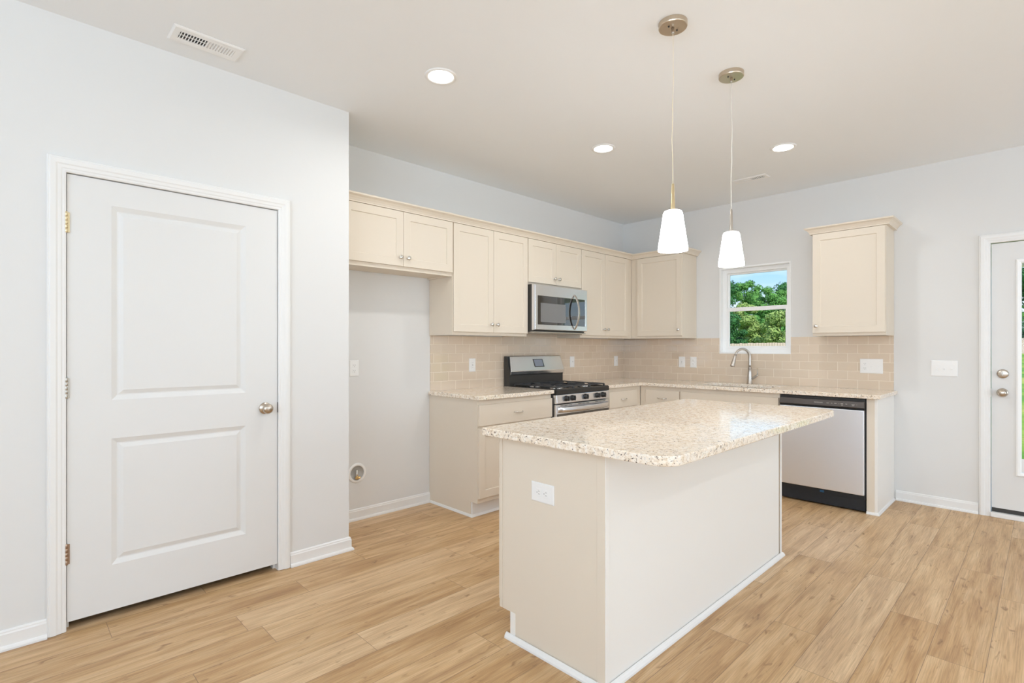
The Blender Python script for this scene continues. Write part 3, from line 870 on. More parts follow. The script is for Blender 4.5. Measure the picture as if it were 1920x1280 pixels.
MB().tube(pts, [0.0135] * 3 + [0.0135 - 0.003 * k / 14 for k in range(15)], 16).build('gooseneck', M['nickel'], fa)
p1 = Vector(pts[-1]); dr_ = (Vector(pts[-1]) - Vector(pts[-2])).normalized()
MB().lathe([(0, -0.01), (0.0115, -0.01), (0.0125, 0.01), (0.0165, 0.05), (0.021, 0.098), (0.0215, 0.110), (0.019, 0.112), (0, 0.112)], p1, dr_, 24).build('spray_head', M['nickel'], fa)
hs = Vector((fx, fy - 0.018, CT1 + 0.055))
MB().tube([hs, hs + Vector((0, -0.020, 0.008)), hs + Vector((0, -0.050, 0.030)), hs + Vector((0, -0.058, 0.040))], [0.013, 0.0115, 0.0095, 0.009], 14).tube([hs + Vector((0, -0.056, 0.034)), hs + Vector((0, -0.055, 0.060)), hs + Vector((0, -0.054, 0.098))], [0.0075, 0.0062, 0.0055], 12).build('lever', M['nickel'], fa)
MB().lathe([(0, 0), (0.007, 0.001), (0.008, 0.004), (0, 0.006)], hs + Vector((0, -0.054, 0.097)), (0, 0, 1), 14).build('lever_tip', M['brass_hinge'], fa)

# backsplash ----------------------------------------------------------
bs = MB().cells(mapA(-0.0005), [-2.815, -2.004, -1.983, -1.224, -0.0005], [0.60, CT1 - 0.0, UZ0, 1.45], lambda u, v: (v < UZ0 and v > CT1) or (-1.983 < u < -1.224 and CT1 < v), 0, 0.008)
tag(bs.build('backsplash', M['tileA']), 'beige glossy subway tile backsplash behind the range', 'tile backsplash')
bs = MB().cells(mapB(-0.0005), [-2.656, WY0 - 0.003, WY1 + 0.003, -0.009], [CT1, WZ0 - 0.003, UZ0 + 0.0], lambda u, v: not (WY0 < u < WY1 and v > WZ0 - 0.003), 0, 0.008)
tag(bs.build('backsplash', M['tileB']), 'beige glossy subway tile backsplash behind the sink, around the window', 'tile backsplash')

# ==================================================================  island
IX0, IX1, IY0, IY1 = -3.748, -1.940, -2.418, -1.850
isl = thing('kitchen_island', 'cream kitchen island cabinet with outlet on its end', 'kitchen island', ((IX0 + IX1) / 2, (IY0 + IY1) / 2, 0))
MB().prism([(IY1, 0.115), (IY1, 0.876), (IY0 + 0.012, 0.876), (IY0 + 0.012, 0.001), (IY1 - 0.070, 0.001), (IY1 - 0.070, 0.115)], lambda a, b2, h: (h, a, b2), IX0 + 0.006, IX1 - 0.006).build('body', M['cab'], isl)
# end skins
skin = [(IY1 - 0.018, 0.115), (IY1 - 0.018, 0.876), (IY0, 0.876), (IY0, 0.001), (IY1 - 0.070, 0.001), (IY1 - 0.070, 0.115)]
MB().prism(skin, lambda a, b2, h: (h, a, b2), IX0, IX0 + 0.006).build('end_panel', M['cab'], isl, bevel=0.0008)
MB().prism(skin, lambda a, b2, h: (h, a, b2), IX1 - 0.006, IX1).build('end_panel', M['cab'], isl, bevel=0.0008)
MB().box(IX0 + 0.006, IX1 - 0.03, IY0, IY0 + 0.012, 0.001, 0.876).build('back_panel', M['cab_lit'], isl)
# corner strips at both ends of the long side
MB().box(IX0 - 0.004, IX0, IY0 - 0.002, IY0 + 0.034, 0.001, 0.876).build('corner_strip', M['cab'], isl, bevel=0.0012)
MB().box(IX0 - 0.003, IX0 + 0.020, IY0 - 0.005, IY0 - 0.002, 0.001, 0.876).build('corner_strip', M['cab_lit'], isl, bevel=0.001)
MB().box(IX1 - 0.016, IX1 + 0.003, IY0 - 0.006, IY0, 0.001, 0.876).build('corner_strip', M['cab_lit'], isl, bevel=0.0012)
# face frame side (towards the range)
ff = mapAf(IY1)
MB().box(IX0 - 0.003, IX1 + 0.003, IY1 - 0.0175, IY1, 0.117, 0.876).build('face_frame', M['cab'], isl, bevel=0.001)
dx = [IX0 + 0.010, -3.30, -2.845, -2.39, IX1 - 0.010]
for k in range(4):
    dd = MB().box(dx[k] + 0.0015, dx[k + 1] - 0.0015, IY1, IY1 + 0.019, 0.700, 0.846).build('drawer', M['cab'], isl, bevel=0.002)
    pull(ff, (dx[k] + dx[k + 1]) / 2, 0.773, dd)
    door_of(ff, dx[k] + 0.0015, dx[k + 1] - 0.0015, 0.142, 0.684, isl, ((dx[k + 1] - 0.033) if k % 2 == 0 else (dx[k] + 0.033), 0.62))
MB().box(IX0 - 0.003, IX0, IY1 - 0.098, IY1 - 0.068, 0.022, 0.117).build('toe_strip', M['cab_lit'], isl, bevel=0.001)
SH = [(0, 0), (0.016, 0), (0.015, 0.008), (0.010, 0.017), (0.004, 0.022), (0, 0.023)]
MB().sweep(SH, [(IX0 - 0.004, IY1 - 0.048, 0.0005), (IX0 - 0.004, IY0 - 0.004, 0.0005), (IX1 + 0.004, IY0 - 0.004, 0.0005), (IX1 + 0.004, IY1 - 0.06, 0.0005)][::-1], (0, 0, 1)).build('shoe_molding', M['trim'], isl)
# counter with rounded seating-side corners
def rrect(x0, x1, y0, y1, rad):
    """rad: (x0y0, x1y0, x1y1, x0y1)"""
    P_ = []
    for (cx, cy, sx_, sy_, a0), r_ in zip([(x0, y0, 1, 1, PI), (x1, y0, -1, 1, 1.5 * PI), (x1, y1, -1, -1, 0), (x0, y1, 1, -1, 0.5 * PI)], rad):
        for k in range(9):
            a = a0 + k / 8 * PI / 2
            P_.append((cx + sx_ * r_ + r_ * math.cos(a), cy + sy_ * r_ + r_ * math.sin(a)))
    return P_
ic = MB().prism(rrect(-3.803, -1.900, -2.712, -1.785, (0.085, 0.085, 0.02, 0.012)), flat, 0.8765, 0.911)
tag(ic.build('island_countertop', M['granite'], bevel=0.005, seg=3), 'large speckled granite island countertop with rounded corners', 'countertop')

# ==================================================================  range
RXa, RXb = -1.993, -1.235
rg = thing('gas_range', 'stainless gas range with black knobs and raised back console', 'stove', ((RXa + RXb) / 2, -0.35, 0))
MB().box(RXa, RXb, -0.625, -0.020, 0.045, 0.893).build('body', M['charcoal'], rg, bevel=0.003)
ct = MB().rings(flat, [(RXa, RXb, -0.662, -0.095, 0.868), (RXa, RXb, -0.662, -0.095, 0.905), (RXa + 0.006, RXb - 0.006, -0.652, -0.098, 0.914), (RXa + 0.018, RXb - 0.018, -0.640, -0.105, 0.914), (RXa + 0.030, RXb - 0.030, -0.625, -0.115, 0.902)])
ct.quad([(RXa, -0.662, 0.868), (RXb, -0.662, 0.868), (RXb, -0.095, 0.868), (RXa, -0.095, 0.868)])
ct.build('cooktop', M['black'], rg, bevel=0.0015)
cp = MB().prism([(-0.625, 0.790), (-0.660, 0.790), (-0.668, 0.797), (-0.660, 0.866), (-0.625, 0.866)], lambda a, b2, h: (h, a, b2), RXa + 0.002, RXb - 0.002)
cpo = cp.build('control_panel', M['steel'], rg, bevel=0.003)
for kx in (-1.868, -1.783, -1.601, -1.429, -1.339):
    k_ = MB().lathe([(0, 0), (0.024, 0), (0.025, 0.006), (0.0205, 0.012), (0.019, 0.027), (0.016, 0.030), (0, 0.030)], (kx, -0.664, 0.832), (0, -1, 0.10), 24)
    k_.box(kx - 0.0055, kx + 0.0055, -0.699, -0.672, 0.812, 0.854)
    k_.build('control_knob', M['black'], cpo, bevel=0.001)
od = MB().box(RXa + 0.002, RXb - 0.002, -0.662, -0.626, 0.235, 0.783)
odo = od.build('oven_door', M['steel'], rg, bevel=0.004)
MB().box(RXa + 0.006, RXb - 0.006, -0.6635, -0.660, 0.300, 0.704).build('door_window', M['glassdark'], odo)
vb = MB()
for k in range(3):
    for q in range(3):
        xx = RXa + 0.05 + k * 0.245
        MB().box(xx + q * 0.055, xx + q * 0.055 + 0.045, -0.6632, -0.6618, 0.772, 0.776).build('vent_slot', M['dark'], odo)
hp = [(RXa + 0.016 + (RXb - RXa - 0.032) * k / 16, -0.664 - 0.046 * math.sin(PI * k / 16) ** 0.45 if 0 < k < 16 else -0.660, 0.742) for k in range(17)]
hh = MB()
ring = []
for x_, y_, z_ in hp:
    ring.append([(x_, y_ - 0.008, z_ - 0.016), (x_, y_ - 0.009, z_ + 0.014), (x_, y_ - 0.003, z_ + 0.022), (x_, y_ + 0.006, z_ + 0.018), (x_, y_ + 0.006, z_ - 0.020), (x_, y_ - 0.002, z_ - 0.024)])
for a_r, b_r in zip(ring, ring[1:]):
    for j in range(6):
        hh.quad([a_r[j], a_r[(j + 1) % 6], b_r[(j + 1) % 6], b_r[j]], True)
hh.quad(ring[0]); hh.quad(ring[-1])
hh.build('door_handle', M['steel'], odo)
MB().box(RXa + 0.002, RXb - 0.002, -0.658, -0.626, 0.055, 0.222).build('storage_drawer', M['steel'], rg, bevel=0.004)
for sx_ in (RXa + 0.04, RXb - 0.04):
    for sy_ in (-0.58, -0.08):
        MB().lathe([(0.018, 0), (0.018, 0.045)], (sx_, sy_, 0.0005), (0, 0, 1), 14).build('foot', M['dark'], rg)
# back console
MB().prism([(-0.020, 0.893), (-0.020, 1.187), (-0.056, 1.187), (-0.100, 1.020), (-0.092, 1.005), (-0.092, 0.893)], lambda a, b2, h: (h, a, b2), RXa, RXa + 0.006).prism([(-0.020, 0.893), (-0.020, 1.187), (-0.056, 1.187), (-0.100, 1.020), (-0.092, 1.005), (-0.092, 0.893)], lambda a, b2, h: (h, a, b2), RXb - 0.006, RXb).box(RXa + 0.006, RXb - 0.006, -0.088, -0.020, 0.893, 1.012).box(RXa + 0.006, RXb - 0.006, -0.055, -0.020, 1.012, 1.186).build('back_guard', M['charcoal'], rg, bevel=0.002)
co_ = MB()
P0 = [(-0.056, 1.192, 0.030), (-0.064, 1.192, 0.028), (-0.072, 1.184, 0.024), (-0.112, 1.052, 0.002), (-0.112, 1.046, 0.001), (-0.104, 1.016, 0.003), (-0.094, 1.014, 0.006), (-0.056, 1.020, 0.02)]
Lf = [(RXa + e_, y_, z_) for y_, z_, e_ in P0]; Rt = [(RXb - e_ * 0.6, y_, z_) for y_, z_, e_ in P0]
for j in range(len(P0)):
    q = (j + 1) % len(P0)
    co_.quad([Lf[j], Rt[j], Rt[q], Lf[q]])
co_.quad(Lf); co_.quad(Rt[::-1])
con = co_.build('control_console', M['steel'], rg, bevel=0.003)
nrm_ = Vector((0, -0.132, -0.040)).cross(Vector((1, 0, 0)))
def onc(u, v):      # point on the sloped console face
    t_ = (1.184 - v) / (1.184 - 1.052)
    return (u, -0.072 - 0.040 * t_ - 0.0006, v)
dp = MB().quad([onc(-1.672, 1.158), onc(-1.532, 1.158), onc(-1.524, 1.083), onc(-1.664, 1.083)])
dp.build('display', M['charcoal'], con)
dp = MB()
dp.quad([tuple(Vector(onc(a, b2)) + Vector((0, -0.0006, 0.0002))) for a, b2 in ((-1.660, 1.152), (-1.542, 1.152), (-1.535, 1.090), (-1.652, 1.090))])
dp.build('display_screen', M['display'], con)
# burners and grates
for bx_, by_, br_ in ((-1.815, -0.245, 0.038), (-1.815, -0.505, 0.046), (-1.614, -0.375, 0.050), (-1.413, -0.245, 0.036), (-1.413, -0.505, 0.046)):
    bo = MB().lathe([(br_ + 0.016, 0), (br_ + 0.014, 0.010), (br_, 0.014), (0, 0.014)], (bx_, by_, 0.9022), (0, 0, 1), 24).build('burner', M['steel'], rg)
    MB().lathe([(0, 0.0145), (br_ - 0.004, 0.0145), (br_ - 0.002, 0.020), (br_ - 0.008, 0.023), (0, 0.023)], (bx_, by_, 0.9022), (0, 0, 1), 24).build('burner_cap', M['iron'], bo)
for gx0, gx1 in ((-1.955, -1.735), (-1.725, -1.503), (-1.493, -1.273)):
    g_ = MB(); gy0, gy1, gz, gw = -0.628, -0.125, 0.934, 0.0055
    bar = lambda xa, xb, ya, yb, za=gz - 0.008, zb=gz + 0.002: g_.box(xa, xb, ya, yb, za, zb)
    for xx in (gx0, gx1): bar(xx - gw, xx + gw, gy0, gy1)
    for yy in (gy0, gy1, -0.375): bar(gx0, gx1, yy - gw, yy + gw)
    cx_ = (gx0 + gx1) / 2
    cs_ = [(-0.245), (-0.505)] if abs(cx_ + 1.614) > 0.05 else [(-0.375)]
    for cy_ in cs_:
        bar(cx_ - gw, cx_ + gw, cy_ + 0.028, min(cy_ + 0.122, gy1)); bar(cx_ - gw, cx_ + gw, max(cy_ - 0.122, gy0), cy_ - 0.028)
        bar(gx0, cx_ - 0.028, cy_ - gw, cy_ + gw); bar(cx_ + 0.028, gx1, cy_ - gw, cy_ + gw)
    if len(cs_) == 1:
        bar(cx_ - gw, cx_ + gw, -0.25, gy1); bar(cx_ - gw, cx_ + gw, gy0, -0.5)
    for xx in (gx0, gx1):
        for yy in (gy0, gy1, -0.375):
            g_.box(xx - 0.007, xx + 0.007, yy - 0.007, yy + 0.007, 0.9025, gz - 0.002)
    g_.build('grate', M['iron'], rg, bevel=0.0015)

# ==================================================================  microwave
mw = thing('microwave', 'stainless over-the-range microwave with arched handle', 'microwave', (-1.604, -0.2, 1.405))
MB().box(-1.980, -1.230, -0.362, -0.010, 1.412, 1.832).build('body', M['charcoal'], mw, bevel=0.002)
md_ = mapA(-0.362)
fd = MB().rings(md_, [(-1.980, -1.230, 1.424, 1.830, 0), (-1.980, -1.230, 1.424, 1.830, 0.026), (-1.974, -1.236, 1.430, 1.826, 0.040), (-1.944, -1.266, 1.474, 1.732, 0.040), (-1.943, -1.267, 1.475, 1.731, 0.037)])
fd.quad([md_(-1.980, 1.424, 0), md_(-1.230, 1.424, 0), md_(-1.230, 1.830, 0), md_(-1.980, 1.830, 0)])
fdo = fd.build('door', M['steel'], mw, bevel=0.0015)
MB().box(-1.943, -1.267, -0.4015, -0.3995, 1.475, 1.731).build('door_window', M['glassdark'], fdo)
MB().box(-1.905, -1.560, -0.4020, -0.4016, 1.497, 1.668).build('window_screen', M['mwscreen'], fdo)
hz = [(-1.432, -0.402 - 0.058 * math.sin(PI * k / 18) ** 0.75 if 0 < k < 18 else -0.400, 1.437 + (1.772 - 1.437) * k / 18) for k in range(19)]
hr = []
for x_, y_, z_ in hz: hr.append([(x_ - 0.012, y_ + 0.005, z_), (x_ - 0.010, y_ - 0.005, z_), (x_ + 0.010, y_ - 0.005, z_), (x_ + 0.012, y_ + 0.005, z_)])
hm = MB()
for a_r, b_r in zip(hr, hr[1:]):
    for j in range(4): hm.quad([a_r[j], a_r[(j + 1) % 4], b_r[(j + 1) % 4], b_r[j]], False)
hm.quad(hr[0]); hm.quad(hr[-1])
hm.build('door_handle', M['nickel'], fdo, bevel=0.002)
MB().box(-1.975, -1.235, -0.385, -0.03, 1.402, 1.4115).build('vent_panel', M['grey_hinge'], mw, bevel=0.001)

# ==================================================================  dishwasher
dw = thing('dishwasher', 'stainless dishwasher with dark control strip', 'dishwasher', (-0.33, -2.278, 0))
MB().box(-0.608, -0.03, -2.580, -1.974, 0.10, 0.872).build('tub', M['charcoal'], dw)
dB = mapB(-0.609)
MB().box(-0.646, -0.609, -2.578, -1.976, 0.139, 0.788).build('door', M['steel_dw'], dw, bevel=0.004)
cpd = MB().prism([(-0.609, 0.802), (-0.640, 0.802), (-0.650, 0.808), (-0.640, 0.852), (-0.609, 0.854)], lambda a, b2, h: (a, h, b2), -2.578, -1.976).build('control_strip', M['dwgrey'], dw, bevel=0.0015)
MB().box(-0.636, -0.609, -2.578, -1.976, 0.7885, 0.8015).build('handle_recess', M['dark'], dw)
MB().box(-0.600, -0.585, -2.580, -1.974, 0.012, 0.098).box(-0.612, -0.60, -2.578, -1.976, 0.100, 0.136).build('toe_panel', M['navy'], dw, bevel=0.001)
MB().box(-0.6135, -0.6122, -2.300, -2.270, 0.106, 0.122).build('sticker', M['blue'], dw)
MB().box(-0.605, -0.60, -2.5865, -2.580, 0.10, 0.862).build('side_gasket', M['dark'], dw)
def text_on(txt, size, loc, rot, mat, parent, name='lettering'):
    cu = bpy.data.curves.new(name, 'FONT'); cu.body = txt; cu.size = size; cu.extrude = 0.0003
    cu.align_x = 'CENTER'; cu.align_y = 'CENTER'
    cu.materials.append(mat)
    o = bpy.data.objects.new(name, cu); COL.objects.link(o)
    me_ = bpy.data.meshes.new_from_object(o.evaluated_get(bpy.context.evaluated_depsgraph_get()))
    bpy.data.objects.remove(o, do_unlink=True); bpy.data.curves.remove(cu)
    o = bpy.data.objects.new(name, me_); COL.objects.link(o)
    off = Vector((0, 0, 0)); p = parent
    while p is not None: off += p.location; p = p.parent
    o.parent = parent; o.location = Vector(loc) - off; o.rotation_euler = rot
    return o
text_on('FRIGIDAIRE', 0.0125, (-0.6463, -2.268, 0.829), (PI / 2 - 0.2, 0, -PI / 2), M['screen_text'], cpd)
bt = MB()
for yy, ww, zz in ((-2.335, 0.018, 0.829), (-2.362, 0.010, 0.829), (-2.388, 0.016, 0.830), (-2.412, 0.004, 0.829), (-2.432, 0.018, 0.830), (-2.434, 0.014, 0.820), (-2.462, 0.012, 0.830), (-2.508, 0.022, 0.829), (-2.508, 0.014, 0.821), (-2.532, 0.004, 0.829)):
    xx = -0.650 + 0.010 * (zz - 0.808) / 0.044
    MB().box(xx - 0.0006, xx + 0.001, yy - ww / 2, yy + ww / 2, zz - 0.0016, zz + 0.0016).build('button_mark', M['screen_text'], cpd)

# ==================================================================  outlets, switches
def outlet(mapf, u, v, label, orient='v', face='duplex', group='outlets and switches'):
    c0 = mapf(u, v, 0)
    t = thing('outlet' if face != 'toggle' else 'light_switch', label, 'outlet' if face != 'toggle' else 'switch', c0, group)
    hw, hh_ = (0.036, 0.0585) if orient == 'v' else (0.0585, 0.036)
    if orient == 'h': hw, hh_ = 0.062, 0.040
    MB().rings(mapf, [(u - hw, u + hw, v - hh_, v + hh_, 0.0003), (u - hw, u + hw, v - hh_, v + hh_, 0.003), (u - hw + .004, u + hw - .004, v - hh_ + .004, v + hh_ - .004, 0.0055)]).build('plate', M['plastic'], t)
    if face == 'duplex':
        for s_ in (-1, 1):
            du, dv = (0, 0.0195 * s_) if orient == 'v' else (0.0195 * s_, 0)
            a, b_ = (0.0165, 0.0145) if orient == 'v' else (0.0145, 0.0165)
            rc_ = MB().mbox(mapf, u + du - a, u + du + a, v + dv - b_, v + dv + b_, 0.005, 0.0072).build('receptacle', M['plastic'], t, bevel=0.003)
            sl_ = MB()
            if orient == 'v':
                for q in (-0.006, 0.006): sl_.mbox(mapf, u + q - .0011, u + q + .0011, v + dv - 0.001, v + dv + 0.007, 0.0068, 0.0075)
                sl_.mbox(mapf, u - .0022, u + .0022, v + dv - 0.0095, v + dv - 0.0055, 0.0068, 0.0075)
            else:
                for q in (-0.006, 0.006): sl_.mbox(mapf, u + du - 0.007, u + du + 0.001, v + q - .0011, v + q + .0011, 0.0068, 0.0075)
                sl_.mbox(mapf, u + du + 0.0055, u + du + 0.0095, v - .0022, v + .0022, 0.0068, 0.0075)
            sl_.build('slots', M['slot'], rc_)
    elif face == 'decora':
        rc_ = MB().mbox(mapf, u - 0.0165, u + 0.0165, v - 0.033, v + 0.033, 0.005, 0.0075).build('receptacle', M['plastic'], t, bevel=0.001)
        sl_ = MB()
        for dv in (-0.020, 0.020):
            for q in (-0.006, 0.006): sl_.mbox(mapf, u + q - .001, u + q + .001, v + dv - 0.003, v + dv + 0.004, 0.0072, 0.0078)
        sl_.mbox(mapf, u - 0.006, u + 0.006, v + 0.0015, v + 0.005, 0.0074, 0.0085).mbox(mapf, u - 0.006, u + 0.006, v - 0.005, v - 0.0015, 0.0074, 0.0085)
        sl_.build('slots', M['slot'], rc_)
    elif face == 'toggle':
        MB().mbox(mapf, u - 0.005, u + 0.005, v - 0.012, v + 0.012, 0.005, 0.0065).mbox(mapf, u - 0.0035, u + 0.0035, v - 0.001, v + 0.009, 0.006, 0.016).build('toggle', M['plastic'], t, bevel=0.0008)
    return t
tA, tB = mapA(-0.0085), mapB(-0.0085)
outlet(mapA(0), -3.490, 1.117, 'white outlet on the alcove wall just right of the pantry corner')
outlet(tA, -2.370, 1.115, 'white outlet on the tile left of the range', face='decora')
outlet(tA, -0.984, 1.117, 'white light switch on the tile just right of the range', face='toggle')
outlet(tA, -0.174, 1.112, 'white light switch on the tile next to the room corner', face='toggle')
outlet(tB, -0.757, 1.112, 'left white outlet of the pair between corner and window', face='decora')
outlet(tB, -0.889, 1.112, 'right white outlet of the pair between corner and window', face='duplex')
outlet(lambda u, v, w: (IX0 - w, u, v), -2.109, 0.671, 'white outlet set sideways on the island end', orient='h')
def gang3(mapf, u, v, label, first):
    t = thing('switch_plate', label, 'switch', mapf(u, v, 0), 'three-gang plates')
    hw, hh_ = 0.0825, 0.0625
    MB().rings(mapf, [(u - hw, u + hw, v - hh_, v + hh_, 0.0003), (u - hw, u + hw, v - hh_, v + hh_, 0.003), (u - hw + .004, u + hw - .004, v - hh_ + .004, v + hh_ - .004, 0.0055)]).build('plate', M['plastic'], t)
    for k, du in enumerate((0.046, 0.0, -0.046)):
        if k == 0 and first == 'duplex':
            for s_ in (-1, 1):
                rc_ = MB().mbox(mapf, u + du - 0.0165, u + du + 0.0165, v + 0.0195 * s_ - 0.0145, v + 0.0195 * s_ + 0.0145, 0.005, 0.0072).build('receptacle', M['plastic'], t, bevel=0.003)
                sl_ = MB()
                for q in (-0.006, 0.006): sl_.mbox(mapf, u + du + q - .0011, u + du + q + .0011, v + 0.0195 * s_ - 0.001, v + 0.0195 * s_ + 0.007, 0.0068, 0.0075)
                sl_.mbox(mapf, u + du - .0022, u + du + .0022, v + 0.0195 * s_ - 0.0095, v + 0.0195 * s_ - 0.0055, 0.0068, 0.0075)
                sl_.build('slots', M['slot'], rc_)
        else:
            MB().mbox(mapf, u + du - 0.005, u + du + 0.005, v - 0.012, v + 0.012, 0.005, 0.0065).mbox(mapf, u + du - 0.0035, u + du + 0.0035, v - 0.009, v + 0.001, 0.006, 0.016).build('toggle', M['plastic'], t, bevel=0.0008)
    return t
gang3(tB, -2.4995, 1.110, 'wide white plate with outlet and two switches on the tile below the lone cabinet', 'duplex')
gang3(mapB(0), -2.9815, 1.104, 'wide white three-switch plate on the painted wall beside the outside door', 'toggle')

# water supply box for the fridge
wb = thing('supply_box', 'round white recessed water supply box with brass valve low on the alcove wall', 'water box', (-3.467, 0, 0.345))
MB().lathe([(0.052, 0.0), (0.052, 0.0045), (0.056, 0.007), (0.070, 0.005), (0.073, 0.0015), (0.073, 0.0), (0.052, 0.0)], (-3.467, -0.0005, 0.345), (0, -1, 0), 40, caps=False).build('ring', M['plastic'], wb)
MB().lathe([(0.0, 0.0012), (0.0515, 0.0014), (0.0515, 0.004)], (-3.467, -0.0005, 0.345), (0, -1, 0), 36, caps=False).build('recess', M['recess'], wb)
MB().lathe([(0.010, 0), (0.010, 0.03), (0.0075, 0.034), (0.0075, 0.055)], (-3.474, -0.013, 0.316), (0, 0, 1), 16).build('pipe', M['chrome'], wb)
MB().lathe([(0.011, 0), (0.013, 0.006), (0.013, 0.018), (0.009, 0.022)], (-3.474, -0.015, 0.303), (0, 0, 1), 8, smooth=False).lathe([(0.008, 0), (0.010, 0.022)], (-3.474, -0.016, 0.312), (1, 0, 0), 8, smooth=False).build('valve', M['brass'], wb)

# ==================================================================  ceiling fixtures
def downlight(x, y, label):
    t = thing('recessed_light', label, 'ceiling light', (x, y, CH), 'recessed ceiling lights')
    MB().lathe([(0.066, 0.0), (0.067, -0.004), (0.073, -0.0065), (0.084, -0.006), (0.088, -0.0015), (0.088, -0.0003), (0.066, -0.0003)], (x, y, CH), (0, 0, 1), 40, caps=False).build('trim_ring', M['plastic'], t)
    MB().lathe([(0, -0.0055), (0.045, -0.0060), (0.066, -0.0045), (0.066, -0.0005), (0, -0.0005)], (x, y, CH), (0, 0, 1), 32, caps=False).build('lens', M['can'], t)
    d = bpy.data.lights.new('downlight_lamp', 'AREA'); d.shape = 'DISK'; d.size = 0.11; d.energy = 6.3; d.color = (0.95, 0.97, 0.985); d.spread = math.radians(165)
    l = bpy.data.objects.new('downlight_lamp', d); COL.objects.link(l); l.parent = t; l.location = (0, 0, -0.012)
    return t
downlight(-3.631, -1.252, 'round recessed ceiling light nearest the pantry wall')
downlight(-2.152, -1.258, 'round recessed ceiling light above the floor before the range')
downlight(-1.219, -2.194, 'round recessed ceiling light beside the small far vent')
for x, y in ((-5.2, -4.9), (-2.4, -4.9), (-7.2, -4.9), (-7.4, -3.2), (-4.0, -6.2)):  # unseen lamps without fixtures, added as fill from the rest of the room
    d = bpy.data.lights.new('downlight_lamp', 'AREA'); d.shape = 'DISK'; d.size = 0.11; d.energy = 8.0; d.color = (0.95, 0.97, 0.985)
    l = bpy.data.objects.new('downlight_lamp', d); COL.objects.link(l); l.location = (x, y, CH - 0.012)

def vent(xc, yc, lx, ly, along, label, dark_first):
    """register, slats across its length; along 0 = long in x, 1 = long in y"""
    t = thing('ceiling_vent', label, 'air vent', (xc, yc, CH), 'ceiling vents')
    mf = (lambda u, v, w: (xc + u, yc + v, CH - w)) if along == 0 else (lambda u, v, w: (xc + v, yc + u, CH - w))
    hu, hv = lx / 2, ly / 2
    iu, iv = hu - 0.034, hv - (0.042 if ly > 0.13 else 0.030)
    MB().rings(mf, [(-hu, hu, -hv, hv, 0.0004), (-hu, hu, -hv, hv, 0.003), (-hu + .008, hu - .008, -hv + .008, hv - .008, 0.008), (-iu, iu, -iv, iv, 0.006), (-iu, iu, -iv, iv, 0.001)], center=False).build('frame', M['plastic'], t)
    MB().mbox(mf, -iu, iu, -iv, iv, 0.0004, 0.0010).build('duct_opening', M['duct'], t)
    n_ = 19 if ly > 0.13 else 15
    for half in (0, 1):
        sb = MB()
        for k in range(n_):
            u = -iu + (k + 0.5) * 2 * iu / n_
            if (u > 0) != bool(half): continue
            if abs(u) < iu / n_: continue
            open_ = (u < 0) == dark_first
            tilt, w_ = (0.0008, 0.0013) if open_ else (0.0030, 0.0022)
            z0_ = 0.0040 if open_ else 0.0012
            pts_ = [(u - w_ - tilt, z0_), (u + w_ - tilt, z0_), (u + w_ + tilt, 0.0060), (u - w_ + tilt, 0.0060)]
            i0 = len(sb.v)
            sb.prism([(a, b2) for a, b2 in pts_], lambda a, b2, h: mf(a, h, b2), -iv, iv)
        sb.mbox(mf, -0.003 if half else -0.004, 0.004 if half else -0.003 + 0.0001, -iv, iv, 0.001, 0.0065)
        sb.build('louvers', M['plastic'], t)
    MB().mbox(mf, -iu, -0.004, -0.002, 0.002, 0.001, 0.004).build('crossbar', M['plastic'], t)
    return t
vent(-4.627, -0.709, 0.302, 0.150, 0, 'white ceiling vent near the pantry wall', True)
vent(-0.657, -1.745, 0.285, 0.118, 1, 'small white ceiling vent near the sink window', True)

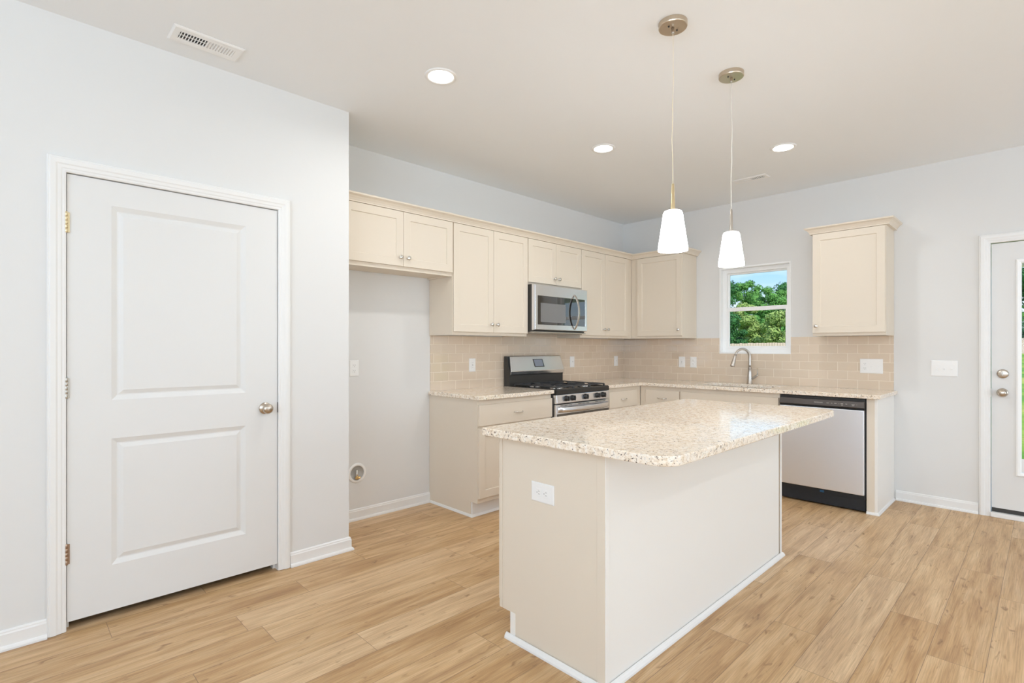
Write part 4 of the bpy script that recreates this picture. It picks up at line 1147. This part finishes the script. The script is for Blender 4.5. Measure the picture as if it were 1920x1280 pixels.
def pendant(x, y, label, seed):
    t = thing('pendant_light', label, 'pendant light', (x, y, CH), 'pendant lights over the island')
    MB().lathe([(0, -0.024), (0.060, -0.024), (0.0625, -0.0225), (0.0635, -0.020), (0.0635, -0.0005), (0, -0.0005)], (x, y, CH), (0, 0, 1), 48, smooth=False).build('canopy', M['bronze_nickel'], t)
    MB().lathe([(0.0055, -0.050), (0.0065, -0.048), (0.0065, -0.0245)], (x, y, CH), (0, 0, 1), 14).build('cord_grip', M['nickel'], t)
    for s_ in (-1, 1):
        MB().lathe([(0, -0.029), (0.003, -0.0285), (0.004, -0.0245)], (x + 0.026 * s_, y - 0.006 * s_, CH), (0, 0, 1), 10).build('screw', M['charcoal'], t)
    rr_ = random.Random(seed)
    zt, zb = CH - 0.048, 2.010
    pts = []
    ph = rr_.uniform(0, 6)
    for k in range(26):
        f_ = k / 25
        env = math.sin(PI * f_)
        wob_ = 0.0035 * math.sin(5.2 * f_ + ph) * env + 0.0012 * math.sin(23 * f_ + ph) * env
        pts.append((x + wob_, y - wob_ * 0.7, zt + (zb - zt) * f_))
    MB().tube(pts, [0.0013] * 11 + [0.0022] * 15, 8).build('cord', M['cord_warm'] if seed == 1 else M['cord'], t)
    MB().lathe([(0.0045, 2.012), (0.0060, 2.010), (0.0095, 1.905), (0.013, 1.893), (0.013, 1.886), (0, 1.886)], (x, y, 0), (0, 0, 1), 20).build('stem', M['brass_hinge'] if seed == 1 else M['nickel'], t)
    prof = [(0, 1.888), (0.030, 1.889), (0.038, 1.886), (0.043, 1.876), (0.0465, 1.850), (0.0600, 1.758), (0.0655, 1.722), (0.0660, 1.708), (0.0635, 1.708), (0.0585, 1.750), (0.0410, 1.868), (0.030, 1.880), (0, 1.880)]
    sh = MB().lathe(prof, (x, y, 0), (0, 0, 1), 40).build('shade', M['shade'], t)
    MB().lathe([(0, 1.780), (0.014, 1.783), (0.023, 1.800), (0.022, 1.822), (0.013, 1.845), (0.013, 1.882)], (x, y, 0), (0, 0, 1), 20).build('bulb', M['can'], t)
    d = bpy.data.lights.new('pendant_lamp', 'POINT'); d.energy = 1.5; d.shadow_soft_size = 0.035; d.color = (0.95, 0.97, 1.0)
    l = bpy.data.objects.new('pendant_lamp', d); COL.objects.link(l); l.parent = t; l.location = (0, 0, 1.700 - CH)
    return t
pendant(-3.155, -2.366, 'white cone glass pendant light nearer the camera', 1)
pendant(-2.528, -2.366, 'white cone glass pendant light farther away, before the window', 2)

# ==================================================================  outdoors
GZ = -0.15
gm = MB()
gx = [0.14] + [3 + 3.0 * k for k in range(47)]
gy = [-110 + 5 * k for k in range(45)]
def gh(x, y):
    """the lawn rises gently away from the house and towards the right"""
    dx_, dy_ = x - CAMX, y - CAMY
    dist = dx_ * math.cos(YAW) + dy_ * math.sin(YAW)
    side = dx_ * math.sin(YAW) - dy_ * math.cos(YAW)
    t_ = max(0.0, dist - 9) / 49
    return GZ + t_ * (0.23 + (max(-30, min(90, side)) - 27.5) * 0.0187)
for i in range(len(gx) - 1):
    for j in range(len(gy) - 1):
        gm.quad([(gx[i], gy[j], gh(gx[i], gy[j])), (gx[i + 1], gy[j], gh(gx[i + 1], gy[j])), (gx[i + 1], gy[j + 1], gh(gx[i + 1], gy[j + 1])), (gx[i], gy[j + 1], gh(gx[i], gy[j + 1]))], False)
tag(gm.build('lawn', M['lawn']), 'sunlit green lawn outside', 'lawn', kind='structure')
tag(MB().box(0.125, 3.2, -6.2, -2.4, -0.14, -0.03).build('patio_slab', M['concrete'], bevel=0.01), 'pale concrete patio slab outside the door', 'patio', kind='structure')
pr = thing('porch_roof', 'white porch beam and ceiling over the patio', 'porch', (1.6, -4.2, 2.3))
MB().box(0.125, 3.1, -4.6, -2.3, 2.42, 2.52).build('soffit', M['exterior'], pr)
MB().box(2.95, 3.10, -4.6, -2.3, 2.20, 2.42).build('beam', M['exterior'], pr)
MB().box(2.955, 3.095, -4.6, -4.45, -0.03, 2.20).build('post', M['exterior'], pr)

sun_block = thing('porch_roof', 'added white overhang keeping the sun out of the far left windows', 'porch', (RX0 - 1.4, -4.5, 2.5))
MB().box(RX0 - 2.7, RX0 - TH - 0.01, RY0 - TH, -1.0, 2.46, 2.58).build('soffit', M['exterior'], sun_block)  # unseen overhang added to block the sun from the rear windows
sun_block = thing('porch_roof', 'added white overhang keeping the sun out of the windows behind the camera', 'porch', (-4.3, RY0 - 1.4, 2.5))
MB().box(RX0 - 2.7, 0.12, RY0 - 3.0, RY0 - TH - 0.01, 2.46, 2.58).build('soffit', M['exterior'], sun_block)  # second added overhang, out of view, shades the front windows
# fence line, perpendicular to the view, ~58 m away
fence = thing('wooden_fence', 'long pale wooden privacy fence across the end of the lawn', 'fence', (52, -20, 0.5))
rf = random.Random(5)
def fence_run(p0, p1, name):
    fb = MB()
    L_ = math.hypot(p1[0] - p0[0], p1[1] - p0[1]); n_ = int(L_ / 0.30)
    ux, uy = (p1[0] - p0[0]) / L_, (p1[1] - p0[1]) / L_
    for k in range(n_):
        x, y = p0[0] + ux * k * 0.30, p0[1] + uy * k * 0.30
        g0 = gh(x, y); hgt = 1.72 + rf.uniform(-0.025, 0.025)
        a, b_ = (x, y), (x + ux * 0.27, y + uy * 0.27)
        nx, ny = -uy * 0.02, ux * 0.02
        vv = [(a[0] - nx, a[1] - ny), (b_[0] - nx, b_[1] - ny), (b_[0] + nx, b_[1] + ny), (a[0] + nx, a[1] + ny)]
        fb.prism(vv, flat, g0 - 0.1, g0 + hgt)
    return fb
def at(u, dist):
    """ground point seen in the photo column u at a forward distance"""
    s_ = (u - 960) / FPX * dist
    F = (math.cos(YAW), math.sin(YAW)); R_ = (math.sin(YAW), -math.cos(YAW))
    return CAMX + F[0] * dist + R_[0] * s_, CAMY + F[1] * dist + R_[1] * s_
fence_run(at(1250, 58), at(1700, 58), 'a').build('fence_run', M['fence'], fence)
fence_run(at(1700, 58), at(2150, 58), 'b').build('fence_run', M['fence'], fence)

def tree(x, y, h, r, mat, label, cat, seed, n_=2600, base=0.12, leaf=0.34, cone=0.0):
    R2 = random.Random(seed)
    g0 = gh(x, y)
    t = thing('tree' if h > 5 else 'shrub', label, cat, (x, y, g0), 'trees behind the fence')
    MB().tube([(x, y, g0 - 0.2), (x + 0.1, y, g0 + h * 0.35), (x, y + 0.1, g0 + h * 0.75)], [h * 0.022, h * 0.016, h * 0.006], 8).build('trunk', M['bark'], t)
    f_ = MB()
    blobs = []
    for k in range(44):
        zz = R2.uniform(base, 0.93)
        rad = r * (math.sin(PI * min(1, max(0.05, (zz - base + .1) / (1.12 - base)))) ** 0.6) * (1 - cone * zz)
        a = R2.uniform(0, 2 * PI); q = R2.uniform(0.25, 0.8)
        blobs.append((x + rad * q * math.cos(a), y + rad * q * math.sin(a), g0 + h * zz, R2.uniform(0.16, 0.36) * r * (1 - 0.4 * max(0, zz - 0.6))))
    for k in range(n_):
        bx_, by_, bz_, br_ = blobs[k % len(blobs)]
        d = Vector((R2.gauss(0, 1), R2.gauss(0, 1), R2.gauss(0, 1))).normalized() * br_ * R2.uniform(0.72, 1.05)
        c_ = Vector((bx_, by_, bz_)) + Vector((d.x, d.y, d.z * 0.8))
        n1 = (d.normalized() + Vector((R2.uniform(-.6, .6), R2.uniform(-.6, .6), R2.uniform(-.2, .8)))).normalized()
        a1 = n1.orthogonal().normalized(); a2 = n1.cross(a1)
        rot = R2.uniform(0, PI); s_ = leaf * R2.uniform(0.6, 1.3)
        e1 = (a1 * math.cos(rot) + a2 * math.sin(rot)) * s_; e2 = (a2 * math.cos(rot) - a1 * math.sin(rot)) * s_ * 0.7
        f_.quad([c_ - e1, c_ + e2 * 0.8, c_ + e1, c_ - e2])
    for bx_, by_, bz_, br_ in blobs:      # dense cores so the crown is not see-through
        f_.lathe([(0, -br_ * .7), (br_ * .40, -br_ * .35), (br_ * .5, 0), (br_ * .38, br_ * .35), (0, br_ * .5)], (bx_, by_, bz_), (0, 0, 1), 8, smooth=False)
    i0 = f_.build('foliage', mat, t)
    return t
# seen through the window (view azimuth there runs to about 27 degrees from +X) and through the door glass
TR = [ # column, distance, height, radius, material, label
    (1352, 80, 12.0, 4.0, 'leaf_dark', 'dark leafy tree at the left edge of the sink window view'),
    (1393, 89, 13.4, 4.0, 'leaf_mid', 'tall round tree left of centre in the sink window view'),
    (1422, 98, 10.6, 4.0, 'leaf_dark', 'dark tree at the dip of the treeline in the sink window view'),
    (1457, 81, 10.6, 4.0, 'leaf_mid', 'mid-green tree right of centre in the sink window view'),
    (1490, 90, 13.4, 4.3, 'leaf_dark', 'dark tall tree at the right edge of the sink window view'),
    (1366, 61.5, 5.6, 2.3, 'leaf_dark', 'low dark tree just above the fence at the left of the window view'),
    (1404, 67.5, 7.0, 2.7, 'leaf_pale', 'pale yellow-green bushy tree left of centre in the window view'),
    (1434, 73.5, 6.8, 2.6, 'leaf_mid', 'low mid-green tree in the middle of the window view'),
    (1464, 61.5, 5.6, 2.6, 'leaf_pale', 'pale yellow-green bushy tree right of centre in the window view'),
    (1512, 75.0, 6.8, 2.8, 'leaf_dark', 'low dark tree at the right edge of the window view'),
    (1905, 64, 13.5, 4.6, 'leaf_dark', 'tall dark tree seen through the door glass'),
    (1955, 76, 12.0, 5.0, 'leaf_mid', 'mid-green tree beyond the door glass, right of the tall dark one'),
]
for k, (u, dist, h, r, mt, lb) in enumerate(TR):
    x, y = at(u, dist)
    tree(x, y, h, r, M[mt], lb, 'tree', 20 + k, 14000 if h > 7.5 else 11000, base=0.04, leaf=0.14)
for z_, lb in ((4.15, 'thin grey utility cable, upper one beyond the fence'), (3.55, 'thin grey utility cable, lower one beyond the fence')):
    p0, p1 = at(1820, 56), at(2000, 57)
    tag(MB().tube([(p0[0], p0[1], z_), ((p0[0] + p1[0]) / 2, (p0[1] + p1[1]) / 2, z_ - 0.08), (p1[0], p1[1], z_ + 0.02)], 0.022, 6).build('utility_cable', M['cable']), lb, 'cable')
